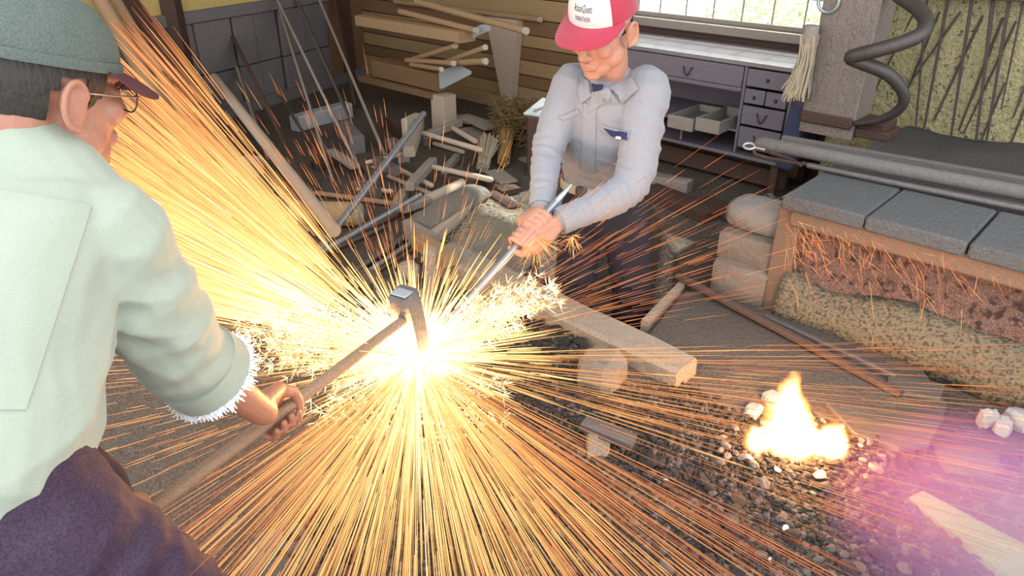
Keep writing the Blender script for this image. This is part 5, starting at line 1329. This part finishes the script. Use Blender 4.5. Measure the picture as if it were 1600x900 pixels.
    for sx in (-1, 1):
        pts = [h(sx*(.036+.024*math.cos(a)), .106-.006*abs(math.cos(a)), .004+.020*math.sin(a)) for a in [2*math.pi*i/24 for i in range(25)]]
        sw = MB(); sweep(sw, pts, .0014, prof=CIRC(6)); put('rim', sw, M_BLACKI, gl, 60)
        sw = MB(); sweep(sw, [h(sx*.060, .102, .010), h(sx*.078, .050, .012), h(sx*.084, .0, .014), h(sx*.083, -.020, .004)], .0017, prof=CIRC(6)); put('temple_arm', sw, FRM, gl, 60)
        q = [h(sx*(.036+.023*math.cos(a)), .1055-.006*abs(math.cos(a)), .004+.019*math.sin(a)) for a in [2*math.pi*i/20 for i in range(20)]]
        mb = MB(); mb.add(q + [p + h.f*0.0012 for p in q], [tuple(range(20)), tuple(reversed(range(20, 40)))] + [(i, 20+i, 20+(i+1) % 20, (i+1) % 20) for i in range(20)]); put('lens', mb, LENS, gl, None)
striker()

# ------------------------------------------------------------------ sparks: glowing particles drawn as thin bright needles
def spark_mat():
    m = bpy.data.materials.new('glowing_sparks'); m.use_nodes = True; nt = m.node_tree; nt.nodes.remove(nt.nodes['Principled BSDF'])
    at = _n(nt, 'ShaderNodeAttribute'); at.attribute_name = 'spark_tint'; em = _n(nt, 'ShaderNodeEmission'); em.inputs['Strength'].default_value = 1.0
    nt.links.new(at.outputs['Color'], em.inputs['Color']); nt.links.new(em.outputs[0], nt.nodes['Material Output'].inputs['Surface'])
    try: m.cycles.emission_sampling = 'NONE'
    except Exception: pass
    return m
M_SPARK = spark_mat()
class Sparks:
    def __init__(s): s.v = []; s.f = []; s.c = []
    def add(s, a, b, r, ca, cb, sag=0.0):
        a = Vector(a); b = Vector(b); d = (b-a)
        if d.length < 1e-4: return
        x, y = frame(d); o = len(s.v); m = a.lerp(b, .5) + ZV*sag; cm = [(p+q)/2 for p, q in zip(ca, cb)]
        for p, k, c in ((a, 0.45, ca), (m, 1.0, cm), (b, 0.25, cb)):
            for j in range(3):
                t = 2.0944*j; s.v.append(p + x*(r*k*math.cos(t)) + y*(r*k*math.sin(t))); s.c.append(c)
        for i in (0, 3):
            for j in range(3): s.f.append((o+i+j, o+i+(j+1) % 3, o+i+3+(j+1) % 3, o+i+3+j))
        s.f.append((o+2, o+1, o)); s.f.append((o+6, o+7, o+8))
    def build(s, name, lab, base):
        base = Vector(base); me = bpy.data.meshes.new(name); me.from_pydata([tuple(p-base) for p in s.v], [], s.f)
        at = me.attributes.new('spark_tint', 'FLOAT_COLOR', 'POINT'); at.data.foreach_set('color', [q for c in s.c for q in (c[0], c[1], c[2], 1.0)])
        o = link(name, me, M_SPARK); o.location = base; tag(o, lab, 'sparks', None, 'stuff'); return o
WHITE = (3.0, 2.5, 1.9); YEL = (2.0, 1.28, 0.46); GOLD = (1.6, 0.88, 0.28); ORA = (1.25, 0.50, 0.15); RED = (0.92, 0.24, 0.09); DIM = (0.5, 0.11, 0.05)
def mixc(a, b, t): return tuple(p+(q-p)*t for p, q in zip(a, b))
rs = random.Random(2024)
S0 = STRIKE + ZV*0.025
PXM = lambda p: (p - CV).dot(FV)/F          # metres per photo pixel at p
def solid_bvh(names):
    bpy.context.view_layer.update(); vs = []; fs = []
    for n in names:
        st = [bpy.data.objects[n]]
        while st:
            x = st.pop(); st += list(x.children)
            if x.type == 'MESH':
                k = len(vs); vs += [x.matrix_world @ v.co for v in x.data.vertices]; fs += [tuple(i+k for i in p.vertices) for p in x.data.polygons]
    return BVHTree.FromPolygons(vs, fs)
OBST = solid_bvh(['person', 'person.001', 'forge_bench', 'squared_log', 'hearth_slab', 'clay_block', 'clay_block.001', 'rounded_stone'])
def trail(sp, E, t0, t1, px, ca, cb, floor=0.012, sag=0.0):
    a = S0.lerp(E, t0); b = S0.lerp(E, t1)
    if b.z < floor:
        if a.z <= floor: return
        b = a.lerp(b, (a.z-floor)/(a.z-b.z))
    d = (b-S0); L = d.length; d.normalize(); st = S0 + d*0.05          # sparks end where they meet something solid
    h = OBST.ray_cast(st, d, L)[3]
    if h is not None:
        e = S0 + d*(0.05+h-0.002)
        if (e-S0).length <= (a-S0).length + 0.01: return
        b = e
    sp.add(a, b, px*PXM(a.lerp(b, .5)), ca, cb, sag)
def heat(k): # 0 hot .. 1 cool
    st = [WHITE, YEL, GOLD, ORA, RED, DIM]; x = max(0, min(.999, k))*(len(st)-1); i = int(x); return mixc(st[i], st[i+1], x-i)
def shower():
    # the dense fan thrown back and to the left, behind the striker
    sp = Sparks()
    for _ in range(3800):
        u = rs.betavariate(1.6, 2.0); x = 10 + 225*u + rs.gauss(0, 16); y = 440 - 415*u + rs.gauss(0, 22)
        E = aty(x, y, rs.uniform(2.2, 3.5)); t0 = rs.betavariate(1.5, 1.9)*0.85 + 0.16; L = rs.uniform(.10, .34)
        k = 0.10 + 0.46*t0 + 0.34*max(0, u-.45) + rs.gauss(0, .10); trail(sp, E, t0, min(1.06, t0+L), rs.uniform(.35, 1.15), heat(k-.05), heat(k+.2))
    for _ in range(150):
        E = aty(rs.uniform(320, 600), rs.uniform(40, 250), rs.uniform(2.4, 3.4)); t0 = rs.uniform(.35, .9); k = rs.uniform(.5, .85); trail(sp, E, t0, t0+rs.uniform(.03, .12), rs.uniform(.3, .6), heat(k), heat(k+.2))
    sp.build('spark_shower', 'dense golden fan of sparks thrown towards the leaning boards', S0)
    # the fan running forward over the floor
    sp = Sparks()
    for _ in range(2100):
        x = 655 + rs.gauss(0, 1)*330; x = x if 60 < x < 1500 else rs.uniform(200, 1250); E = aty(x, rs.uniform(880, 1010), rs.uniform(.78, 1.12)); E.z = max(E.z, 0.015)
        t0 = rs.betavariate(1.1, 1.3)*.9 + .08; L = rs.uniform(.10, .42); k = .16 + .24*t0 + abs(x-655)/1600 + rs.gauss(0, .10)
        trail(sp, E, t0, min(1.1, t0+L), rs.uniform(.32, .95), heat(k-.06), heat(k+.2))
    sp.build('spark_shower', 'wide orange fan of sparks streaming forward over the charcoal', S0)
    # low red sparks towards the hearth
    sp = Sparks()
    for _ in range(430):
        y = rs.uniform(520, 900); x = rs.uniform(1500, 1700); E = atz(x, y, rs.uniform(.04, .30)); t0 = rs.betavariate(1.2, 1.2)*.95 + .05; k = .42 + .35*t0 + rs.gauss(0, .1)
        trail(sp, E, t0, t0+rs.uniform(.05, .24), rs.uniform(.3, .6), heat(k), heat(k+.18))
    sp.build('spark_shower', 'thin red sparks skimming low towards the fire and hearth', S0)
    sp = Sparks()
    for _ in range(360):
        x = rs.uniform(850, 1260); y = 250 + rs.random()*230; E = aty(x, y, rs.uniform(1.95, 2.2)); t0 = rs.betavariate(1.4, 1.2)*.8 + .2; k = .50 + .28*t0 + rs.gauss(0, .1)
        trail(sp, E, t0, t0+rs.uniform(.04, .20), rs.uniform(.3, .6), heat(k), heat(k+.18))
    for _ in range(170):
        E = aty(rs.uniform(480, 860), rs.uniform(40, 380), rs.uniform(1.9, 2.5)); t0 = rs.uniform(.12, .8); k = rs.uniform(.4, .75); trail(sp, E, t0, t0+rs.uniform(.03, .12), rs.uniform(.3, .6), heat(k), heat(k+.2))
    sp.build('spark_shower', 'scattered red sparks flying up past the smith\'s trousers', S0)
    sp = Sparks()
    for _ in range(420):
        x = rs.uniform(20, 330); y = rs.uniform(450, 800); E = aty(x, y, rs.uniform(1.3, 1.8)); t0 = rs.betavariate(1.2, 1.1)*.9 + .1; k = .3 + .25*t0 + rs.gauss(0, .1)
        trail(sp, E, t0, t0+rs.uniform(.05, .2), rs.uniform(.35, .8), heat(k), heat(k+.2))
    sp.build('spark_shower', 'short flat sparks flying under the striker\'s raised arm', S0)
    # white burst round the strike, with small branching stars
    sp = Sparks()
    for _ in range(2200):
        a = rs.uniform(0, 6.283); el = math.radians(rs.uniform(-8, 38)); d = V(math.cos(a)*math.cos(el), math.sin(a)*math.cos(el), math.sin(el)); R = rs.betavariate(1.2, 2.6)*.52 + .05
        k = .02 + R*.7 + rs.gauss(0, .05); p = S0 + d*R*rs.uniform(.3, .85); q = S0 + d*R
        if q.z < .01: q.z = .012
        sp.add(p, q, rs.uniform(.5, 1.5)*PXM(p), heat(k-.1), heat(k))
    clouds = [(505, 528, 68, 24, -.05, 560), (772, 492, 52, 20, -.45, 380), (672, 628, 60, 30, 0, 240), (560, 600, 70, 34, 0, 160)]
    for mx, my, sx_, sy_, rot, n in clouds:
        for _ in range(n):
            gu, gv = max(-1.9, min(1.9, rs.gauss(0, 1)))*sx_, max(-1.8, min(1.8, rs.gauss(0, 1)))*sy_; x = mx + gu*math.cos(rot) - gv*math.sin(rot); y = my + gu*math.sin(rot) + gv*math.cos(rot); c = aty(x, y, rs.uniform(1.75, 2.0)) if y < 590 else atz(x, y, rs.uniform(.05, .2)); c.z = max(.02, c.z)
            for _k in range(rs.randint(2, 7)):
                d = V(rs.gauss(0, 1), rs.gauss(0, 1), rs.gauss(0, 1)).normalized() + (c-S0).normalized()*.9; L = rs.uniform(5, 22)*PXM(c); k = rs.uniform(0, .16)
                sp.add(c, c + d.normalized()*L, rs.uniform(.35, .95)*PXM(c), heat(k), heat(k+.12))
    sp.build('spark_burst', 'white branching spark burst round the struck steel', S0)
    # sparks breaking on the smith's hands and on the clay face
    sp = Sparks()
    for cx, cy, Y, n, spread in ((838, 372, 2.13, 110, 1.0), (893, 368, 2.20, 60, .6), (873, 322, 2.28, 16, .3)):
        c = aty(cx, cy, Y)
        for _ in range(n):
            a = rs.gauss(-1.3, .8); L = rs.uniform(.012, .11)*spread; d = V(math.cos(a), rs.gauss(-.1, .3), math.sin(a)); p = c + d*L*rs.uniform(0, .7); k = rs.uniform(.2, .75); sp.add(p, c + d*L, rs.uniform(.3, .8)*PXM(c), heat(k), heat(k+.2))
    sp.build('spark_spray', 'small orange sparks breaking against the smith\'s hands', aty(838, 372, 2.13))
    sp = Sparks()
    for _ in range(230):
        x = 1225 + rs.betavariate(1, 2.2)*370; y = 340 + (x-1225)*.22 + abs(rs.gauss(0, 1))*48; c = onp(x, y, NW*(N_B-.12-rs.random()*.06), NW); a = math.radians(rs.gauss(-52, 22)); L = rs.uniform(8, 46)*PXM(c)
        if c.z < .03: continue
        k = rs.uniform(.45, .85); d = X_*math.cos(a) + ZV*math.sin(a) - NW*rs.uniform(0, .3); sp.add(c, c + d*L, rs.uniform(.25, .55)*PXM(c), heat(k), heat(k+.15))
    sp.build('spark_spray', 'thin orange sparks bouncing off the clay bench face', onp(1300, 400, NW*(N_B-.12), NW))
shower()

# ------------------------------------------------------------------ incandescent burst, flame, smoke (volumes)
def vol_obj(name, c, sx, sy, sz, lab, cat, build, rate=0.4):
    mb = MB(); ell(mb, c, (sx, sy, sz), None, 20, 12); o = put(name, mb, None, smooth=180, label=lab, cat=cat)
    # object origin = volume centre
    d = Vector(c) - o.location; o.data.transform(Matrix.Translation(-d)); o.location = c
    m = bpy.data.materials.new(name); m.use_nodes = True; nt = m.node_tree; nt.nodes.remove(nt.nodes['Principled BSDF'])
    sh = build(nt); nt.links.new(sh, nt.nodes['Material Output'].inputs['Volume']); o.data.materials.clear(); o.data.materials.append(m)
    try: m.cycles.volume_step_rate = rate
    except Exception: pass
    return o
def mth(nt, op, a, b=None, c=None, clamp=False):
    n = _n(nt, 'ShaderNodeMath', operation=op, use_clamp=clamp)
    for i, x in enumerate((a, b, c)):
        if x is None: continue
        if isinstance(x, (int, float)): n.inputs[i].default_value = x
        else: nt.links.new(x, n.inputs[i])
    return n.outputs[0]
def local_xyz(nt, sx, sy, sz):
    tc = _n(nt, 'ShaderNodeTexCoord'); mp = _n(nt, 'ShaderNodeMapping'); mp.inputs['Scale'].default_value = (1/sx, 1/sy, 1/sz); nt.links.new(tc.outputs['Object'], mp.inputs['Vector'])
    return tc.outputs['Object'], mp.outputs[0]
def burst():
    def b(nt):
        o, p = local_xyz(nt, .27, .26, .17); ln = _n(nt, 'ShaderNodeVectorMath', operation='LENGTH'); nt.links.new(p, ln.inputs[0])
        r = mth(nt, 'SUBTRACT', 1.0, ln.outputs['Value'], clamp=True); r3 = mth(nt, 'POWER', r, 2.6)
        nz = _n(nt, 'ShaderNodeTexNoise'); nz.inputs['Scale'].default_value = 14; nt.links.new(o, nz.inputs['Vector'])
        st = mth(nt, 'MULTIPLY', mth(nt, 'MULTIPLY', r3, 52.0), mth(nt, 'ADD', nz.outputs['Fac'], .35))
        em = _n(nt, 'ShaderNodeEmission'); em.inputs['Color'].default_value = (1, .66, .30, 1); nt.links.new(st, em.inputs['Strength']); return em.outputs[0]
    vol_obj('incandescent_burst', STRIKE + V(0, -.01, .03), .27, .26, .17, 'white-hot incandescent flash where the sledge meets the steel', 'flash', b, .5)
burst()
def flame(c, w, d, hgt, lab, seed, lean=(0, 0), power=150):
    def b(nt):
        o, p = local_xyz(nt, w, d, hgt); mp = _n(nt, 'ShaderNodeMapping'); mp.inputs['Location'].default_value = (seed, seed*1.7, 0); mp.inputs['Scale'].default_value = (1, 1, .55); nt.links.new(o, mp.inputs['Vector'])
        nz = _n(nt, 'ShaderNodeTexNoise'); nz.inputs['Scale'].default_value = 13; nz.inputs['Detail'].default_value = 3; nt.links.new(mp.outputs[0], nz.inputs['Vector'])
        sep = _n(nt, 'ShaderNodeSeparateXYZ'); nt.links.new(p, sep.inputs[0]); ns = _n(nt, 'ShaderNodeSeparateColor'); nt.links.new(nz.outputs['Color'], ns.inputs[0])
        h01 = mth(nt, 'MULTIPLY_ADD', sep.outputs['Z'], .5, .5, True)          # 0 at the coals, 1 at the tip
        wob = mth(nt, 'MULTIPLY_ADD', h01, .95, .25)
        x = mth(nt, 'ADD', mth(nt, 'SUBTRACT', sep.outputs['X'], mth(nt, 'MULTIPLY', h01, lean[0])), mth(nt, 'MULTIPLY', mth(nt, 'SUBTRACT', ns.outputs[0], .5), wob))
        y = mth(nt, 'ADD', mth(nt, 'SUBTRACT', sep.outputs['Y'], mth(nt, 'MULTIPLY', h01, lean[1])), mth(nt, 'MULTIPLY', mth(nt, 'SUBTRACT', ns.outputs[1], .5), wob))
        rr = mth(nt, 'SQRT', mth(nt, 'ADD', mth(nt, 'MULTIPLY', x, x), mth(nt, 'MULTIPLY', y, y)))
        lim = mth(nt, 'MULTIPLY', mth(nt, 'POWER', mth(nt, 'SUBTRACT', 1.02, h01, clamp=True), .55), .74)
        q = mth(nt, 'MULTIPLY', mth(nt, 'SUBTRACT', lim, rr), 3.4, clamp=True)
        cr = _n(nt, 'ShaderNodeValToRGB'); e = cr.color_ramp.elements; e[0].position = 0; e[0].color = (1, .20, .01, 1); e[1].position = .75; e[1].color = (1, .72, .36, 1); z = e.new(.3); z.color = (1, .42, .05, 1)
        nt.links.new(q, cr.inputs['Fac']); em = _n(nt, 'ShaderNodeEmission'); nt.links.new(cr.outputs[0], em.inputs['Color']); nt.links.new(mth(nt, 'MULTIPLY', q, power), em.inputs['Strength']); return em.outputs[0]
    vol_obj('flame', c, w, d, hgt, lab, 'flame', b, .18)
FB = atz(1250, 708, 0.03)
flame(FB + V(-.01, .02, .12), .14, .11, .15, 'tall yellow-white forge flame rising from the coals', 3.1, (-.42, .0))
flame(FB + V(-.115, .015, .045), .07, .06, .055, 'small side tongue of flame beside the tall one', 7.7, (-.4, 0))
flame(FB + V(.07, -.01, .05), .10, .08, .065, 'low white flame spreading from the foot of the tall one', 11.3, (.1, 0))
def embers():
    rg = random.Random(31); hot = mat('glowing_coal', (.5, .2, .1), (.8, .5, .4), rough=.9, emis=(1.0, .34, .22), estr=2.2); pink = mat('ashy_ember', (.16, .13, .125), (.28, .24, .23), rough=.95, scale=30, bump=.4)
    bm = bmesh.new(); bmesh.ops.create_icosphere(bm, subdivisions=2, radius=1)
    for v in bm.verts: v.co = Vector((v.co.x, v.co.y*.75, v.co.z*.6))*(1 + .35*mnoise.noise(v.co*1.7))
    ms = []
    for m in (hot, pink): me = bpy.data.meshes.new('ember'); bm.to_mesh(me); me.materials.append(m); ms.append(me)
    bm.free()
    for k in range(46):
        a = rg.uniform(0, 6.28); t = rg.random(); q = .10 + .13*t; h = t < .38; o = bpy.data.objects.new('glowing_coal' if h else 'ashy_coal', ms[0 if h else 1]); COL.objects.link(o)
        x, y = FB.x + math.cos(a)*q*1.15, FB.y + math.sin(a)*q*.8; s = rg.uniform(.009, .018); o.location = (x, y, ground(x, y) + s*.4 + .012); o.scale = (s*1.2, s, s); o.rotation_euler = (rg.uniform(-.5, .5), rg.uniform(-.5, .5), rg.uniform(0, 6))
        tag(o, 'glowing orange coal at the foot of the flames' if h else 'pale ash-covered coal ringing the forge fire', 'coal', 'coals round the fire')
embers()
def smoke():
    def b(nt):
        o, p = local_xyz(nt, .46, .40, .26); ln = _n(nt, 'ShaderNodeVectorMath', operation='LENGTH'); nt.links.new(p, ln.inputs[0]); r = mth(nt, 'SUBTRACT', 1.0, ln.outputs['Value'], clamp=True)
        nz = _n(nt, 'ShaderNodeTexNoise'); nz.inputs['Scale'].default_value = 5; nz.inputs['Detail'].default_value = 3; nt.links.new(o, nz.inputs['Vector'])
        den = mth(nt, 'MULTIPLY', mth(nt, 'MULTIPLY', mth(nt, 'POWER', r, 1.1), 11.0), mth(nt, 'ADD', nz.outputs['Fac'], .2))
        v = _n(nt, 'ShaderNodeVolumeScatter'); v.inputs['Color'].default_value = (.52, .17, .66, 1); nt.links.new(den, v.inputs['Density']); return v.outputs[0]
    c = atz(1590, 845, .12); vol_obj('violet_smoke', V(c.x, c.y, .13), .46, .40, .26, 'thin violet smoke drifting over the coals and pale board', 'smoke', b, .8)
smoke()
# light given off by the struck steel and by the forge fire
light('strike_glow', 'POINT', STRIKE + V(-.03, -.07, .10), 88, (1.0, .46, .16), .06)
light('fire_glow', 'POINT', FB + V(0, 0, .13), 17, (1.0, .42, .14), .07)

# ------------------------------------------------------------------ settle loose things: out of each other, then down onto what carries them
def settle_all():
    bpy.context.view_layer.update()
    GEO = {}
    def geo(o):
        if o.name in GEO: return GEO[o.name]
        vs = []; fs = []; st = [o]
        while st:
            x = st.pop(); st += list(x.children)
            if x.type == 'MESH':
                k = len(vs); vs += [x.matrix_world @ v.co for v in x.data.vertices]; fs += [tuple(i+k for i in p.vertices) for p in x.data.polygons]
        a = np.array([v[:] for v in vs]); GEO[o.name] = [vs, fs, a.min(0), a.max(0), BVHTree.FromPolygons(vs, fs)]; return GEO[o.name]
    soft = ('spark', 'incand', 'violet', 'flame', 'charcoal', 'ash', 'glowing', 'cinder', 'straw_litter', 'straw_heap', 'yard', 'shrub', 'person')
    tops = [o for o in bpy.data.objects if o.parent is None and o.type in ('MESH', 'EMPTY') and not o.name.startswith(soft)]
    def near(o, m=0.25):
        g = geo(o); return [geo(p)[4] for p in tops if p is not o and not (np.any(g[2] > geo(p)[3]+m) or np.any(geo(p)[2] > g[3]+m))]
    def hits(o, d, nb):
        g = geo(o); b = BVHTree.FromPolygons([v+d for v in g[0]], g[1]); return any(b.overlap(x) for x in nb)
    def move(o, d):
        if d.length > 1e-6:
            o.location = Vector(o.location) + d; bpy.context.view_layer.update(); GEO.pop(o.name, None)
    def escape(o, lat=0.12, up=0.16):
        nb = near(o)
        if not hits(o, V(0, 0, 0.006), nb): move(o, V(0, 0, 0.006)); return
        cand = []
        for z in np.arange(0.006, up, 0.008):
            for r in np.arange(0, lat, 0.016):
                for k in range(1 if r == 0 else 8): cand.append((r + 1.2*z, V(r*math.cos(k*.785), r*math.sin(k*.785), float(z))))
        cand.sort(key=lambda c: c[0])
        for c, d in cand:
            if not hits(o, d, nb): move(o, d); return
        print('settle: no room for', o.name)
    def rest(o, d=V(0, 0, -1), far=0.12, step=0.003, slide=0):
        nb = near(o); cur = V(0, 0, 0); n = 0; slid = 0
        while n*step < far:
            n += 1; t = cur + d*step
            if hits(o, t, nb):
                ok = None
                if slid < slide:
                    for r in (0.005, 0.010):
                        for k in range(8):
                            u = t + V(r*math.cos(k*.785), r*math.sin(k*.785), 0)
                            if not hits(o, u, nb): ok = u; break
                        if ok: break
                if ok is None: move(o, t); return
                slid += 1; cur = ok; continue
            cur = t
        print('settle: nothing under', o.name)
    N = lambda n: bpy.data.objects[n]
    names = ['wood_offcut.006', 'wood_offcut.005', 'wood_offcut', 'wood_offcut.007', 'wood_offcut.001', 'wood_offcut.002', 'wood_offcut.004', 'grey_block', 'grey_block.001', 'dark_box', 'wedge_block', 'stone.008', 'stone.007',
             'wood_shingle', 'wood_shingle.001', 'wood_shingle.002', 'wood_shingle.003', 'wood_shingle.004', 'wood_shingle.005', 'wood_shingle.006',
             'forge_hammer.007', 'forge_hammer.008', 'forge_hammer.006', 'forge_hammer.003', 'forge_hammer.001', 'forge_hammer.002', 'forge_hammer.005', 'forge_hammer.004', 'sledge_hammer', 'forge_hammer', 'wooden_mallet',
             'iron_bar.006', 'iron_bar.007', 'iron_bar.001', 'iron_bar.002', 'iron_bar.003', 'iron_bar.005', 'iron_bar.004', 'iron_bar', 'steel_pipe',
             'tool_handle', 'tool_handle.001', 'tool_handle.002', 'tool_handle.007', 'tool_handle.006', 'tool_handle.005', 'tool_handle.008', 'tool_handle.004', 'tool_handle.003',
             'bellows_pipe', 'wooden_batten', 'thin_poker', 'white_eraser']
    for n in names: escape(N(n)); rest(N(n), slide=0 if n[:4] in ('tool', 'bell', 'wood') and 'offcut' not in n else 8)
    for n in names + ['loop_tongs']:
        if not hits(N(n), V(0, 0, 0), near(N(n))): rest(N(n))
    g = geo(N('bellows_pipe'))[0]; e = min(g, key=lambda v: v.dot(X_)); q = max(geo(N('small_ring'))[0], key=lambda v: v.dot(X_)); rest(N('small_ring'), (e + X_*0.02 - q).normalized()); rest(N('fibre_broom'), (X_ + NW*0.4).normalized()); rest(N('blue_cloth'), -X_)
    rest(N('leaning_pole'), step=0.002); rest(N('metal_sheet'), DW); rest(N('metal_sheet.001'), DW); rest(N('dustpan'))
settle_all()

for _o in bpy.data.objects:
    if '_o' in _o: del _o['_o']
